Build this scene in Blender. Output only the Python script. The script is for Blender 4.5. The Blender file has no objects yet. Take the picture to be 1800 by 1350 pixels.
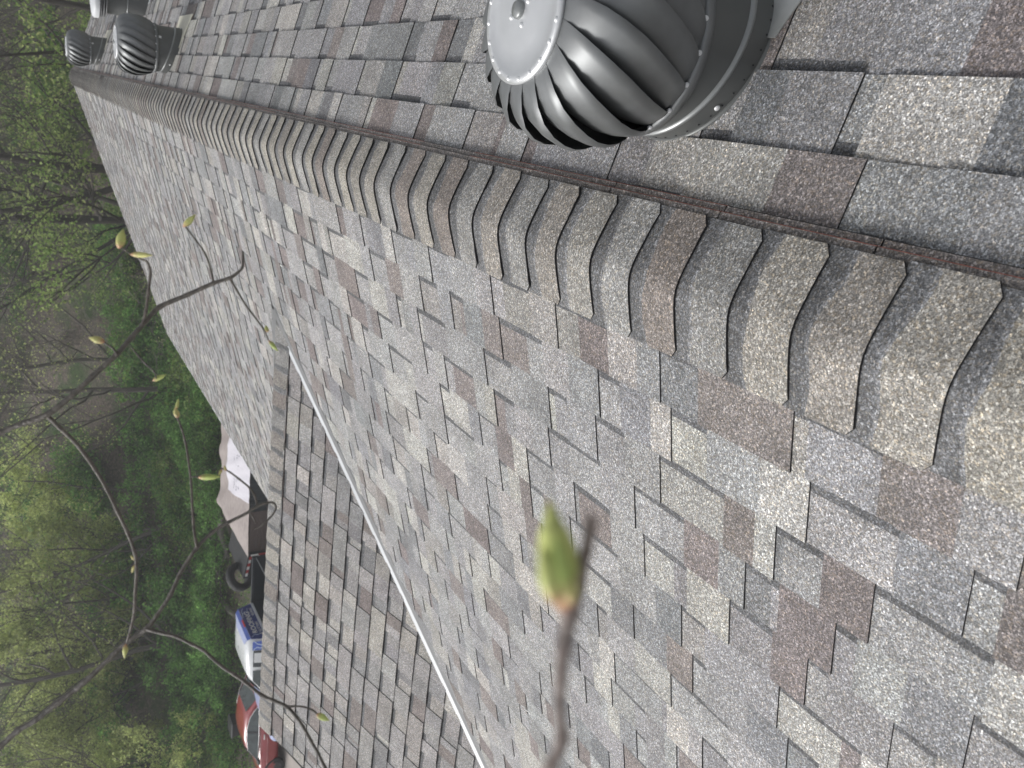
import bpy, math, random
import numpy as np
from mathutils import Vector, Matrix

sc = bpy.context.scene
col = sc.collection
PI = math.pi

# ------------------------------------------------------------------ camera
FPX = 1403.17                                   # focal length in photo pixels (1800 x 1350)
CAM = Vector((0.2579, 0.0, 1.1177))
RW = Matrix(((0.13244337, -0.51305473, -0.84807641),     # image right
             (-0.94208421, -0.3311305, 0.05319716),      # image down
             (-0.30811702, 0.79191378, -0.5271968)))     # view direction
cd = bpy.data.cameras.new('camera')
cam = bpy.data.objects.new('camera', cd)
col.objects.link(cam)
mw = Matrix((RW[0], -RW[1], -RW[2])).transposed().to_4x4()
mw.translation = CAM
cam.matrix_world = mw
cd.sensor_fit = 'HORIZONTAL'
cd.sensor_width = 36.0
cd.lens = 36.0 * FPX / 1800.0
cd.clip_start = 0.01
cd.clip_end = 2000.0
cd.dof.use_dof = True
cd.dof.focus_distance = 1.9
cd.dof.aperture_fstop = 7.5
sc.camera = cam

# ------------------------------------------------------------------ sky, sun, exposure
SUN_EL, SUN_AZ = math.radians(46), math.radians(-78)     # azimuth from +Y towards +X
w = bpy.data.worlds.new('World'); sc.world = w; w.use_nodes = True
nt = w.node_tree; nt.nodes.clear()
sky = nt.nodes.new('ShaderNodeTexSky'); sky.sky_type = 'NISHITA'; sky.sun_disc = False
sky.sun_elevation = SUN_EL; sky.sun_rotation = SUN_AZ
sky.dust_density = 4.0; sky.air_density = 1.0
hs = nt.nodes.new('ShaderNodeHueSaturation'); hs.inputs['Saturation'].default_value = 0.22
bg = nt.nodes.new('ShaderNodeBackground'); bg.inputs['Strength'].default_value = 0.102
wo = nt.nodes.new('ShaderNodeOutputWorld')
nt.links.new(sky.outputs[0], hs.inputs['Color']); nt.links.new(hs.outputs[0], bg.inputs[0])
nt.links.new(bg.outputs[0], wo.inputs[0])
sl = bpy.data.lights.new('sun', 'SUN'); sl.energy = 1.5; sl.angle = math.radians(20); sl.color = (1.0, 0.985, 0.96)
so = bpy.data.objects.new('sun', sl); col.objects.link(so)
sdir = Vector((math.sin(SUN_AZ) * math.cos(SUN_EL), math.cos(SUN_AZ) * math.cos(SUN_EL), math.sin(SUN_EL)))
so.rotation_euler = sdir.to_track_quat('Z', 'Y').to_euler()
so.location = (0, 0, 30)
vs = sc.view_settings
vs.view_transform = 'Standard'; vs.look = 'None'; vs.gamma = 1.0; vs.use_curve_mapping = False
vs.exposure = 0.66

# ------------------------------------------------------------------ helpers
def px_dir(x, y):
    q = Vector(((x - 900) / FPX, (y - 675) / FPX, 1.0))
    return RW.transposed() @ q
def at_depth(x, y, d):                          # point at depth d along the view axis
    return CAM + px_dir(x, y) * d
def at_plane(x, y, axis, val):
    d = px_dir(x, y)
    return CAM + d * ((val - CAM[axis]) / d[axis])
def proj(P):
    q = RW @ (Vector(P) - CAM)
    if q.z < 0.05: return None
    return (900 + FPX * q.x / q.z, 675 + FPX * q.y / q.z, q.z)

class MB:
    """collects polygons with a colour and a material slot each"""
    def __init__(s): s.v = []; s.f = []; s.c = []; s.m = []; s.sm = []
    def face(s, pts, c=(1, 1, 1), m=0, smooth=False):
        i = len(s.v); s.v.extend([tuple(p) for p in pts]); s.f.append(tuple(range(i, i + len(pts))))
        s.c.append(c); s.m.append(m); s.sm.append(smooth)
    def grid(s, rows, c=(1, 1, 1), m=0, smooth=True, closed=False):
        i0 = len(s.v); n = len(rows[0])
        for r in rows: s.v.extend([tuple(p) for p in r])
        for a in range(len(rows) - 1):
            for b in range(n if closed else n - 1):
                b2 = (b + 1) % n
                s.f.append((i0 + a * n + b, i0 + a * n + b2, i0 + (a + 1) * n + b2, i0 + (a + 1) * n + b))
                s.c.append(c(a, b) if callable(c) else c); s.m.append(m); s.sm.append(smooth)
    def box(s, lo, hi, c=(1, 1, 1), m=0, T=None):
        x0, y0, z0 = lo; x1, y1, z1 = hi
        P = [Vector(p) for p in ((x0, y0, z0), (x1, y0, z0), (x1, y1, z0), (x0, y1, z0), (x0, y0, z1), (x1, y0, z1), (x1, y1, z1), (x0, y1, z1))]
        if T: P = [T @ p for p in P]
        i = len(s.v); s.v.extend([tuple(p) for p in P])
        for q in ((0, 3, 2, 1), (4, 5, 6, 7), (0, 1, 5, 4), (1, 2, 6, 5), (2, 3, 7, 6), (3, 0, 4, 7)):
            s.f.append(tuple(i + k for k in q)); s.c.append(c); s.m.append(m); s.sm.append(False)
    def tube(s, pts, rad, n=6, c=(1, 1, 1), m=0, cap=True):
        pts = [Vector(p) for p in pts]; rows = []; up = None
        for k, p in enumerate(pts):
            t = (pts[min(k + 1, len(pts) - 1)] - pts[max(k - 1, 0)])
            t = t.normalized() if t.length > 1e-9 else Vector((0, 0, 1))
            if up is None:
                up = Vector((0, 0, 1)) if abs(t.z) < .9 else Vector((1, 0, 0))
            a = t.cross(up); a = a.normalized() if a.length > 1e-6 else t.orthogonal().normalized()
            b = a.cross(t); up = b
            r = rad[k] if hasattr(rad, '__len__') else rad
            rows.append([p + (a * math.cos(2 * PI * j / n) + b * math.sin(2 * PI * j / n)) * r for j in range(n)])
        s.grid(rows, c, m, True, True)
        if cap:
            s.face(rows[0][::-1], c if not callable(c) else c(0, 0), m); s.face(rows[-1], c if not callable(c) else c(0, 0), m)
    def lathe(s, prof, n=32, c=(1, 1, 1), m=0, T=None, smooth=True):
        rows = []
        for r, z in prof:
            row = [Vector((r * math.cos(2 * PI * j / n), r * math.sin(2 * PI * j / n), z)) for j in range(n)]
            rows.append([T @ p for p in row] if T else row)
        s.grid(rows, c, m, smooth, True)
    def mesh(s, name, mats):
        me = bpy.data.meshes.new(name)
        me.from_pydata(s.v, [], s.f)
        for mt in (mats if isinstance(mats, (list, tuple)) else [mats]): me.materials.append(mt)
        if s.f:
            me.polygons.foreach_set('material_index', s.m)
            me.polygons.foreach_set('use_smooth', s.sm)
            at = me.attributes.new('Col', 'FLOAT_COLOR', 'CORNER')
            n = np.array([len(f) for f in s.f]); cc = np.array([tuple(c)[:3] + (1.0,) for c in s.c], dtype=np.float32)
            at.data.foreach_set('color', np.repeat(cc, n, axis=0).ravel())
        me.update()
        return me
    def build(s, name, mats, parent=None, loc=None):
        o = bpy.data.objects.new(name, s.mesh(name, mats)); col.objects.link(o)
        if parent: o.parent = parent
        if loc is not None: o.location = loc
        return o
def empty(name, loc=(0, 0, 0), rz=0.0):
    o = bpy.data.objects.new(name, None); col.objects.link(o)
    o.location = loc; o.rotation_euler = (0, 0, rz); o.empty_display_size = 0.2
    return o
def tag(o, label=None, cat=None, group=None, kind=None):
    if label: o['label'] = label
    if cat: o['category'] = cat
    if group: o['group'] = group
    if kind: o['kind'] = kind
    return o
def copy_tree(o, parent=None):
    c = o.copy(); col.objects.link(c); c.parent = parent
    for ch in o.children: copy_tree(ch, c)
    return c

# ------------------------------------------------------------------ materials
def new_mat(name):
    m = bpy.data.materials.new(name); m.use_nodes = True
    t = m.node_tree; b = t.nodes['Principled BSDF']
    return m, t, b
def N(t, kind, **kw):
    n = t.nodes.new(kind)
    for k, v in kw.items():
        if k in n.inputs: n.inputs[k].default_value = v
        else: setattr(n, k, v)
    return n
def ramp(t, fac, stops):
    r = t.nodes.new('ShaderNodeValToRGB'); e = r.color_ramp.elements
    while len(e) < len(stops): e.new(0.5)
    for k, (p, c) in enumerate(stops):
        e[k].position = p; e[k].color = (c, c, c, 1) if not hasattr(c, '__len__') else (*c[:3], 1)
    t.links.new(fac, r.inputs[0]); return r.outputs[0]
def mul(t, a, b):
    m = t.nodes.new('ShaderNodeMix'); m.data_type = 'RGBA'; m.blend_type = 'MULTIPLY'; m.inputs[0].default_value = 1.0
    t.links.new(a, m.inputs[6])
    if hasattr(b, 'links'): t.links.new(b, m.inputs[7])
    else: m.inputs[7].default_value = (*b, 1)
    return m.outputs[2]

def plain(name, c, rough=0.5, metal=0.0, var=0.12, scale=6.0, bump=0.0, coat=0.0, attr=False, spec=0.5, stretch=None):
    m, t, b = new_mat(name)
    b.inputs['Roughness'].default_value = rough; b.inputs['Metallic'].default_value = metal
    b.inputs['Specular IOR Level'].default_value = spec
    if coat: b.inputs['Coat Weight'].default_value = coat; b.inputs['Coat Roughness'].default_value = 0.08
    tc = N(t, 'ShaderNodeTexCoord')
    src = tc.outputs['Object']
    if stretch:
        mp = N(t, 'ShaderNodeMapping'); mp.inputs['Scale'].default_value = stretch
        t.links.new(src, mp.inputs[0]); src = mp.outputs[0]
    nz = N(t, 'ShaderNodeTexNoise', Scale=scale, Detail=5.0, Roughness=0.6); t.links.new(src, nz.inputs['Vector'])
    v = ramp(t, nz.outputs[0], [(0.25, 1 - var), (0.75, 1 + var)])
    if attr:
        a = N(t, 'ShaderNodeAttribute', attribute_name='Col'); base = mul(t, a.outputs['Color'], c)
    else:
        rgb = N(t, 'ShaderNodeRGB'); rgb.outputs[0].default_value = (*c, 1); base = rgb.outputs[0]
    t.links.new(mul(t, base, v), b.inputs['Base Color'])
    rr = ramp(t, nz.outputs[0], [(0.2, max(0.02, rough - 0.08)), (0.8, min(1, rough + 0.08))]); t.links.new(rr, b.inputs['Roughness'])
    if bump:
        bp = N(t, 'ShaderNodeBump', Strength=bump, Distance=0.01); t.links.new(nz.outputs[0], bp.inputs['Height']); t.links.new(bp.outputs[0], b.inputs['Normal'])
    return m

def granule_mat():
    m, t, b = new_mat('mineral_granules')
    g = N(t, 'ShaderNodeNewGeometry')
    a = N(t, 'ShaderNodeAttribute', attribute_name='Col')
    v1 = N(t, 'ShaderNodeTexVoronoi', Scale=300.0); t.links.new(g.outputs['Position'], v1.inputs['Vector'])
    v2 = N(t, 'ShaderNodeTexVoronoi', Scale=560.0); t.links.new(g.outputs['Position'], v2.inputs['Vector'])
    s1 = N(t, 'ShaderNodeSeparateColor'); t.links.new(v1.outputs['Color'], s1.inputs[0])
    s2 = N(t, 'ShaderNodeSeparateColor'); t.links.new(v2.outputs['Color'], s2.inputs[0])
    r1 = ramp(t, s1.outputs[0], [(0.0, 0.48), (0.45, 0.79), (0.8, 1.16), (0.93, 1.6), (1.0, 2.15)])
    r2 = ramp(t, s2.outputs[0], [(0.0, 0.55), (0.5, 0.9), (0.9, 1.4), (1.0, 1.7)])
    nz = N(t, 'ShaderNodeTexNoise', Scale=9.0, Detail=4.0); t.links.new(g.outputs['Position'], nz.inputs['Vector'])
    r3 = ramp(t, nz.outputs[0], [(0.25, 0.80), (0.75, 1.20)])
    # a few warm granules among the grey ones
    tint = t.nodes.new('ShaderNodeMix'); tint.data_type = 'RGBA'; tint.inputs[6].default_value = (1, 1, 1, 1); tint.inputs[7].default_value = (1.10, 1.0, 0.86, 1)
    tr = ramp(t, s1.outputs[1], [(0.6, 0.0), (0.95, 1.0)]); t.links.new(tr, tint.inputs[0])
    c = mul(t, mul(t, mul(t, mul(t, a.outputs['Color'], r1), r2), r3), tint.outputs[2])
    t.links.new(c, b.inputs['Base Color'])
    b.inputs['Roughness'].default_value = 0.75; b.inputs['Specular IOR Level'].default_value = 0.45
    bp = N(t, 'ShaderNodeBump', Strength=0.5, Distance=0.0015); t.links.new(v1.outputs['Distance'], bp.inputs['Height'])
    t.links.new(bp.outputs[0], b.inputs['Normal'])
    return m
M = {}
M['gran'] = granule_mat()
M['asphalt_edge'] = plain('asphalt_edge', (0.022, 0.021, 0.022), 0.9)
M['rust_edge'] = plain('rust_red_edge', (0.40, 0.15, 0.115), 0.9, var=0.45, scale=40)
M['vent_metal'] = plain('painted_vent_metal', (0.20, 0.207, 0.21), 0.47, 0.6, var=0.2, scale=9)
M['vent_disc'] = plain('sky_lit_vent_disc', (0.60, 0.61, 0.62), 0.42, 0.6, var=0.06, scale=12)  # bright sky mirrored by the top plate is put into its colour
M['vent_neck'] = plain('painted_vent_neck', (0.125, 0.13, 0.128), 0.45, 0.35, var=0.10, scale=7)  # vent neck's reflection of dark woods is put into this darker tone
M['bead'] = plain('vent_bead', (0.25, 0.26, 0.26), 0.35, 0.4)
M['dark_in'] = plain('vent_inside', (0.012, 0.013, 0.015), 0.8)
M['rivet'] = plain('bright_rivet', (0.75, 0.76, 0.77), 0.35, 0.3)
M['galv'] = plain('galvanised_sheet', (0.46, 0.47, 0.46), 0.4, 0.5, var=0.2, scale=14)
M['cream'] = plain('cream_flashing', (0.62, 0.60, 0.50), 0.6)  # far vent plates are galvanised; their sky reflection is put into this cream
M['white_metal'] = plain('white_coated_metal', (0.56, 0.575, 0.59), 0.4, var=0.16, scale=3)
M['grey_metal'] = plain('grey_metal_and_shaded_valley', (0.17, 0.172, 0.175), 0.45, var=0.08)
M['siding'] = plain('wall_siding', (0.62, 0.60, 0.55), 0.7, var=0.05, scale=2)
M['deck'] = plain('roof_deck', (0.05, 0.048, 0.045), 0.9)
M['bark_twig'] = plain('twig_bark', (1, 1, 1), 0.5, var=0.35, scale=140, bump=0.5, attr=True)
M['bud'] = plain('bud_skin', (1, 1, 1), 0.5, var=0.15, scale=120, attr=True)

# ------------------------------------------------------------------ terrain
ZG = -6.1
rngN = np.random.default_rng(5)
_ph = rngN.uniform(0, 6.28, (6, 2)); _fr = rngN.uniform(0.04, 0.22, (6, 2))
def smooth01(t): t = max(0.0, min(1.0, t)); return t * t * (3 - 2 * t)
def terrain(x, y):
    d = 0.94 * y - 0.34 * x
    e = max(0.0, d - 34.0)
    h = 0.40 * e * smooth01(e / 14.0)
    h = h if h < 20 else 20 + 12 * (1 - math.exp(-(h - 20) / 12))
    n = sum(math.sin(x * f[0] + p[0]) * math.cos(y * f[1] + p[1]) for f, p in zip(_fr, _ph)) * 0.18
    amp = smooth01((d - 32) / 12)
    return ZG + h + n * amp * 1.8
gb = MB()
def axis_vals(lo, hi, core_lo, core_hi, step, grow=1.35):
    v = list(np.arange(core_lo, core_hi + 1e-6, step)); s = step
    while v[-1] < hi: s *= grow; v.append(v[-1] + s)
    s = step
    while v[0] > lo: s *= grow; v.insert(0, v[0] - s)
    return v
XS = axis_vals(-600, 600, -70, 50, 1.5); YS = axis_vals(-600, 600, 8, 120, 1.5)
gb.grid([[(x, y, terrain(x, y)) for x in XS] for y in YS], (1, 1, 1), 0, True)
def ground_mat():
    m, t, b = new_mat('yard_and_leaf_litter')
    g = N(t, 'ShaderNodeNewGeometry')
    n1 = N(t, 'ShaderNodeTexNoise', Scale=0.35, Detail=6.0, Roughness=0.65); t.links.new(g.outputs['Position'], n1.inputs['Vector'])
    n2 = N(t, 'ShaderNodeTexNoise', Scale=9.0, Detail=6.0, Roughness=0.7); t.links.new(g.outputs['Position'], n2.inputs['Vector'])
    v = N(t, 'ShaderNodeTexVoronoi', Scale=14.0); t.links.new(g.outputs['Position'], v.inputs['Vector'])
    lit = ramp(t, n2.outputs[0], [(0.3, (0.08, 0.064, 0.052)), (0.55, (0.19, 0.155, 0.13)), (0.75, (0.30, 0.25, 0.21))])
    grs = ramp(t, n2.outputs[0], [(0.3, (0.03, 0.055, 0.016)), (0.6, (0.07, 0.125, 0.035)), (0.8, (0.11, 0.16, 0.05))])
    sv = N(t, 'ShaderNodeSeparateColor'); t.links.new(v.outputs['Color'], sv.inputs[0])
    lit2 = mul(t, lit, ramp(t, sv.outputs[0], [(0, 0.6), (1, 1.4)]))
    mx = t.nodes.new('ShaderNodeMix'); mx.data_type = 'RGBA'
    t.links.new(ramp(t, n1.outputs[0], [(0.48, 0.0), (0.6, 1.0)]), mx.inputs[0]); t.links.new(lit2, mx.inputs[6]); t.links.new(grs, mx.inputs[7])
    t.links.new(mx.outputs[2], b.inputs['Base Color']); b.inputs['Roughness'].default_value = 0.95
    bp = N(t, 'ShaderNodeBump', Strength=0.6, Distance=0.05); t.links.new(n2.outputs[0], bp.inputs['Height']); t.links.new(bp.outputs[0], b.inputs['Normal'])
    return m
tag(gb.build('ground', ground_mat()), kind='structure')
dm = plain('concrete_drive', (0.36, 0.33, 0.30), 0.85, var=0.16, scale=1.3, bump=0.2)
db = MB(); db.face([(-34, 14.0, ZG + .012), (-9, 14.0, ZG + .012), (-9, 24.2, ZG + .012), (-34, 24.2, ZG + .012)])
for x in range(-32, -9, 4): db.box((x - .01, 14.0, ZG + .0125), (x + .01, 24.2, ZG + .0165), m=1)
tag(db.build('driveway', [dm, plain('joint_dark', (0.08, 0.075, 0.07), 0.9)]), kind='structure')

# ------------------------------------------------------------------ the house: roof geometry
T = math.atan(4 / 12); CT, ST = math.cos(T), math.sin(T)
EXP = 0.143
Y0, Y1 = -3.6, 16.97                        # house along the ridge
EAVE = 5.04                                 # slope length
DZ, DY = -0.396, 5.178                      # cross gable ridge
DXE = -4.53                                 # ridge end of the cross gable (rake)
house = empty('house', (0, 6.5, ZG))
tag(house, 'house with mottled grey shingle roof, ridge vent and cross gable filling the view', 'house')
H0 = Vector((0, 6.5, ZG))
TB, TT = 0.0040, 0.0036                     # base sheet and laminated tab thickness

class Slope:
    def __init__(s, O, a, d):
        s.O = Vector(O) ; s.a = Vector(a); s.d = Vector(d); s.n = s.a.cross(s.d)
        if s.n.z < 0: s.n = -s.n
    def P(s, a, q, h): return s.O + s.a * a + s.d * q + s.n * h - H0
SL = Slope((0, 0, 0), (0, 1, 0), (-CT, 0, -ST))        # camera-left main slope
SR = Slope((0, 0, 0), (0, 1, 0), (CT, 0, -ST))         # right main slope
SD = Slope((0, DY, DZ), (-1, 0, 0), (0, -CT, -ST))     # cross gable, near slope (a = -X)
SE = Slope((0, DY, DZ), (-1, 0, 0), (0, CT, -ST))      # cross gable, far slope

PAL = [((0.298, 0.300, 0.306), 34), ((0.262, 0.265, 0.274), 30), ((0.222, 0.228, 0.240), 15), ((0.200, 0.180, 0.178), 13),
       ((0.172, 0.152, 0.150), 5), ((0.365, 0.361, 0.350), 20), ((0.185, 0.191, 0.202), 7), ((0.282, 0.277, 0.270), 12)]
PW = [p[1] for p in PAL]
SHADOW = (0.105, 0.108, 0.116)              # the dark granule band printed on the under layer
EDGE = (1, 1, 1)
TINT = {'D': (0.945, 0.918, 0.898), 'E': (0.945, 0.918, 0.898)}      # cross gable shingles tinted slightly darker and browner
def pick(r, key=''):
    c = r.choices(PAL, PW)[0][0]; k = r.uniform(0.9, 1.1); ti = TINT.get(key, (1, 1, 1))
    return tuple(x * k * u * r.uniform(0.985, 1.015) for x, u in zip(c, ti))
def clip(poly, A, B, Cc):                   # keep A*a + B*q + Cc >= 0
    out = []
    for i in range(len(poly)):
        p, q = poly[i], poly[(i + 1) % len(poly)]
        fp, fq = A * p[0] + B * p[1] + Cc, A * q[0] + B * q[1] + Cc
        if fp >= 0: out.append(p)
        if fp * fq < 0:
            t = fp / (fp - fq); out.append((p[0] + (q[0] - p[0]) * t, p[1] + (q[1] - p[1]) * t))
    return out if len(out) >= 3 else []
VG = 0.030 ; VGM = 0.075                                  # shingles stop short of the valley centre
def regions_main(poly):                     # left slope minus the cross gable footprint
    poly = clip(poly, 0, 1, -0.02)
    if not poly: return []
    # near valley: Y = DY + (X - XJ),  X = -CT*q ; XJ = 3*DZ
    XJ = 3 * DZ
    near = clip(poly, -1, -CT, DY - XJ - VGM * 1.4)      # a <= DY + (-CT q) - XJ - gap
    far = clip(poly, 1, -CT, -DY - XJ - VGM * 1.4)
    top = clip(poly, 0, -CT, -XJ - 0.03)                 # above the junction
    return [p for p in (top,) if p] if all(-CT * p[1] > XJ + 0.03 for p in poly) else [p for p in (near, far) if p]
def regions_dormer(poly):                   # a = -X ; keep outside the main slope: Z_dormer > Z_main
    # point X=-a, Y = DY -+ CT q ; main z at X = -a/3 ; dormer z = DZ - ST q  -> keep DZ - ST q + a/3 > 0
    p = clip(poly, 1 / 3.0, -ST, DZ - VG * 0.45)
    p = clip(p, -1, 0, -DXE) if p else []
    return [p] if p else []

def slab(mb, S, poly, ht, hb, ctop, m_top=0, m_edge=1, cols=None):
    top = [S.P(a, q, ht(q)) for a, q in poly]; bot = [S.P(a, q, hb(q)) for a, q in poly]
    nn = (top[1] - top[0]).cross(top[2] - top[0])
    fl = nn.dot(S.n) < 0
    mb.face(top[::-1] if fl else top, ctop, m_top)
    for i in range(len(top)):
        j = (i + 1) % len(top)
        f = [top[i], bot[i], bot[j], top[j]]
        mb.face(f[::-1] if fl else f, EDGE, m_edge)

tabs_all = []                               # (area in view, slope key, mesh builder)
def lay(S, key, a0, a1, q0, n, regions, seed, first=None):
    """courses of laminated shingles; returns the builder of the continuous under layer"""
    r = random.Random(seed); base = MB()
    for k in range(n):
        qt = q0 + (k - 1) * EXP; qb = q0 + k * EXP
        h0 = 0.004
        hB = lambda q, qt=qt: h0 + (q - qt) / EXP * (TT + TB)
        jit = r.uniform(-.002, .002)
        qb += jit
        # under layer, in colour lengths
        a = a0 - r.uniform(0, .3)
        while a < a1:
            L = r.uniform(0.12, 0.42); b = min(a + L, a1); aa = max(a, a0)
            if b - aa > .01:
                c = pick(r, key)
                for pl in regions([(aa, qt - .03), (b, qt - .03), (b, qb), (aa, qb)]):
                    slab(base, S, pl, hB, lambda q: hB(q) - TB, c)
                for pl in regions([(aa, qt - .004), (b, qt - .004), (b, qt + .026 + r.uniform(-.003, .003)), (aa, qt + .026 + r.uniform(-.003, .003))]):
                    tp = [S.P(x, q, hB(q) + 0.0006) for x, q in pl]
                    if (tp[1] - tp[0]).cross(tp[2] - tp[0]).dot(S.n) < 0: tp = tp[::-1]
                    kk = r.uniform(.85, 1.15); base.face(tp, tuple(x * kk for x in SHADOW), 0)
            a += L
        # laminated tabs
        a = a0 - r.uniform(0, .25)
        while a < a1:
            wd = r.choice([.10, .13, .15, .18, .21, .25, .30]) * r.uniform(.9, 1.1) * (1.25 if key == 'R' else 1)
            gap = r.choice([.05, .09, .12, .16, .20, .23]) * r.uniform(.9, 1.1)
            aa, b = max(a, a0), min(a + wd, a1)
            if b - aa > .02:
                mb = MB(); area = 0; cen = None
                cuts = [aa, b]
                if b - aa > .13 and r.random() < .6: cuts = [aa, aa + (b - aa) * r.uniform(.35, .65), b]
                lift = r.uniform(0, .0012); db_ = r.uniform(-.0015, .0015)
                for u, v in zip(cuts[:-1], cuts[1:]):
                    c = pick(r, key)
                    for pl in regions([(u, qt - .012), (v, qt - .012), (v, qb + db_), (u, qb + db_)]):
                        slab(mb, S, pl, lambda q: hB(q) + TT + lift * (q - qt) / EXP, lambda q: hB(q) - .0003, c)
                if mb.f:
                    cen = S.P((aa + b) / 2, (qt + qb) / 2, 0) + H0
                    p = proj(cen); area = 0
                    if p and -40 < p[0] < 1840 and -40 < p[1] < 1390: 
                        vdir = (CAM - cen).normalized(); area = (b - aa) * EXP * abs(vdir.dot(S.n)) * (FPX / p[2]) ** 2
                    tabs_all.append((area, key, mb))
            a += wd + gap
    return base
full = lambda p: (lambda q: [q] if q else [])(clip(p, 0, 1, -0.02))
q0L = 0.430 - 3 * EXP
parts = {}
GM = [M['gran'], M['asphalt_edge']]
nrowL = int((EAVE - q0L) / EXP) + 1
parts['L'] = lay(SL, 'L', Y0, Y1, q0L, nrowL, regions_main, 11).build('roof_slope', GM, house)
q0R = 0.4325 - 3 * EXP
parts['R'] = lay(SR, 'R', Y0, Y1, q0R, nrowL, full, 23).build('roof_slope', GM, house)
nrowD = int(3.9 / EXP)
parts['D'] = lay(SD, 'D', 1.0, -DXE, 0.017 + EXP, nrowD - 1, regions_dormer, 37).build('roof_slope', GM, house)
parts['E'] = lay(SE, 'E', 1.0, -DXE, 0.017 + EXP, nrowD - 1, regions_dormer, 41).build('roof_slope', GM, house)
for k, lb in (('L', 'broad main roof slope left of the ridge vent'), ('R', 'roof slope right of the ridge vent, with the turbines'), ('D', 'cross gable slope facing the camera'), ('E', 'cross gable slope facing away')):
    parts[k]['label'] = lb
tabs_all.sort(key=lambda t: -t[0])
rest = {}
for i, (ar, key, mb) in enumerate(tabs_all):
    if i < 300: mb.build('shingle', GM, parts[key])
    else:
        R_ = rest.setdefault(key, MB()); o = len(R_.v)
        R_.v += mb.v; R_.f += [tuple(o + j for j in f) for f in mb.f]; R_.c += mb.c; R_.m += mb.m; R_.sm += mb.sm
for key, R_ in rest.items(): tag(R_.build('shingle_field', GM, parts[key]), kind='stuff')

# decking, walls, trims
dk = MB()
def dq(S, poly, h=-0.004): dk.face([S.P(a, q, h) for a, q in poly])
for pl in ([(Y0, 0), (Y1, 0), (Y1, EAVE), (Y0, EAVE)],):
    dq(SL, pl); dq(SR, pl)
for S in (SD, SE): dq(S, [(1.19, 0), (-DXE, 0), (-DXE, 3.9), (1.19 + 3.9 * CT, 3.9)])
dk.build('roof_deck', M['deck'], house)
EX = EAVE * CT; EZ = -EAVE * ST
wl = MB()
def hb_(lo, hi, m=0): wl.box(Vector(lo) - H0, Vector(hi) - H0, m=m)
hb_((-EX + .4, Y0 + .3, ZG), (EX - .4, Y1 - .3, EZ - .12))
gx = -DXE - .35
wl2 = MB(); wl2.box(Vector((-gx - .0, DY - 3.3, ZG)) - H0, Vector((-EX + .39, DY + 3.3, EZ - .12)) - H0)
wl.build('wall', M['siding'], house)
if gx > EX - .4: wl2.build('wall', M['siding'], house)
gab = MB()                                   # gable triangles
for y in (Y0 + .3, Y1 - .3):
    gab.face([Vector(p) - H0 for p in ((-EX + .4, y, EZ - .12), (EX - .4, y, EZ - .12), (0, y, -.1))])
gab.face([Vector(p) - H0 for p in ((DXE + .35, DY - 3.2, EZ - .12), (DXE + .35, DY + 3.2, EZ - .12), (DXE + .35, DY, DZ - .1))])
gab.build('gable_wall', M['siding'], house)
def trim(name, pts, wdt, mat, label=None):   # a bent metal strip: list of (point, dir_out, dir_down)
    mb = MB(); mb.tube(pts, wdt, 4, m=0); o = mb.build(name, mat, house)
    return o
def drip(S, A, B, out, mt=None):
    """white edge metal: a flange on the roof and a lip hanging down"""
    mb = MB(); n = S.n
    A = S.P(*A, 0.0) ; B = S.P(*B, 0.0); out = Vector(out)
    mb.face([A - out * .03 + n * .001, B - out * .03 + n * .001, B + out * .02 + n * .001, A + out * .02 + n * .001])
    mb.face([A + out * .02 + n * .001, B + out * .02 + n * .001, B + out * .02 - Vector((0, 0, .06)), A + out * .02 - Vector((0, 0, .06))])
    mb.face([A + out * .018 - Vector((0, 0, .05)), B + out * .018 - Vector((0, 0, .05)), B + out * .018 - Vector((0, 0, .19)), A + out * .018 - Vector((0, 0, .19))])
    return mb.build('drip_edge', mt or M['white_metal'], house)
XJ = 3 * DZ
yv = DY - (EX + XJ)                           # near valley foot ; far valley foot is mirrored
drip(SL, (DY + (EX + XJ), EAVE), (Y1, EAVE), (-1, 0, 0))
drip(SL, (Y0, EAVE), (yv, EAVE), (-1, 0, 0)); drip(SR, (Y0, EAVE), (Y1, EAVE), (1, 0, 0))
drip(SL, (Y1, 0.0), (Y1, EAVE), (0, 1, 0)); drip(SR, (Y1, 0.0), (Y1, EAVE), (0, 1, 0))
drip(SD, (-DXE - .024, 0), (-DXE - .024, 3.85), (-1, 0, 0), M['cream']); drip(SE, (-DXE - .024, 0), (-DXE - .024, 3.85), (-1, 0, 0), M['cream'])

# open valley metal between the main slope and the cross gable (both sides)
for S, s in ((SD, 1), (SE, -1)):
    J = Vector((XJ, DY, DZ)); F = Vector((XJ - 3.55, DY - s * 3.55, DZ - 3.55 / 3))
    dv = (F - J).normalized()
    for Sx, mt, wd, nm in ((S, M['white_metal'] if s > 0 else M['grey_metal'], .030, 'valley flashing half on the cross gable side'), (SL, M['grey_metal'], .074, 'valley flashing half on the main roof side')):  # darker reflection on the main roof half is put into its grey
        side = Sx.n.cross(dv); 
        toward = (Vector((-4.4, DY, 0)) - Vector((XJ, DY - s * 2.5, 0))) if Sx is S else Vector((0.5, -s * 1.0, 0))
        if side.dot(toward) < 0: side = -side
        mb = MB(); up = Vector((0, 0, .016)); st = J + dv * (.13 if Sx is S else -.05)
        wv = [side * (wd * 1.15), side * (wd * 1.15)]
        mb.face([st + up - H0, F + up - H0, F + wv[1] + Sx.n * .0135 - H0, st + wv[0] + Sx.n * .0135 - H0])
        for kx in range(1): mb.face([st + wv[0] + Sx.n * .0135 - H0, F + wv[1] + Sx.n * .0135 - H0, F + wv[1] * 1.2 + Sx.n * .002 - H0, st + wv[0] * 1.2 + Sx.n * .002 - H0])
        o = mb.build('valley_flashing', mt, house); o['label'] = nm

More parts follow.
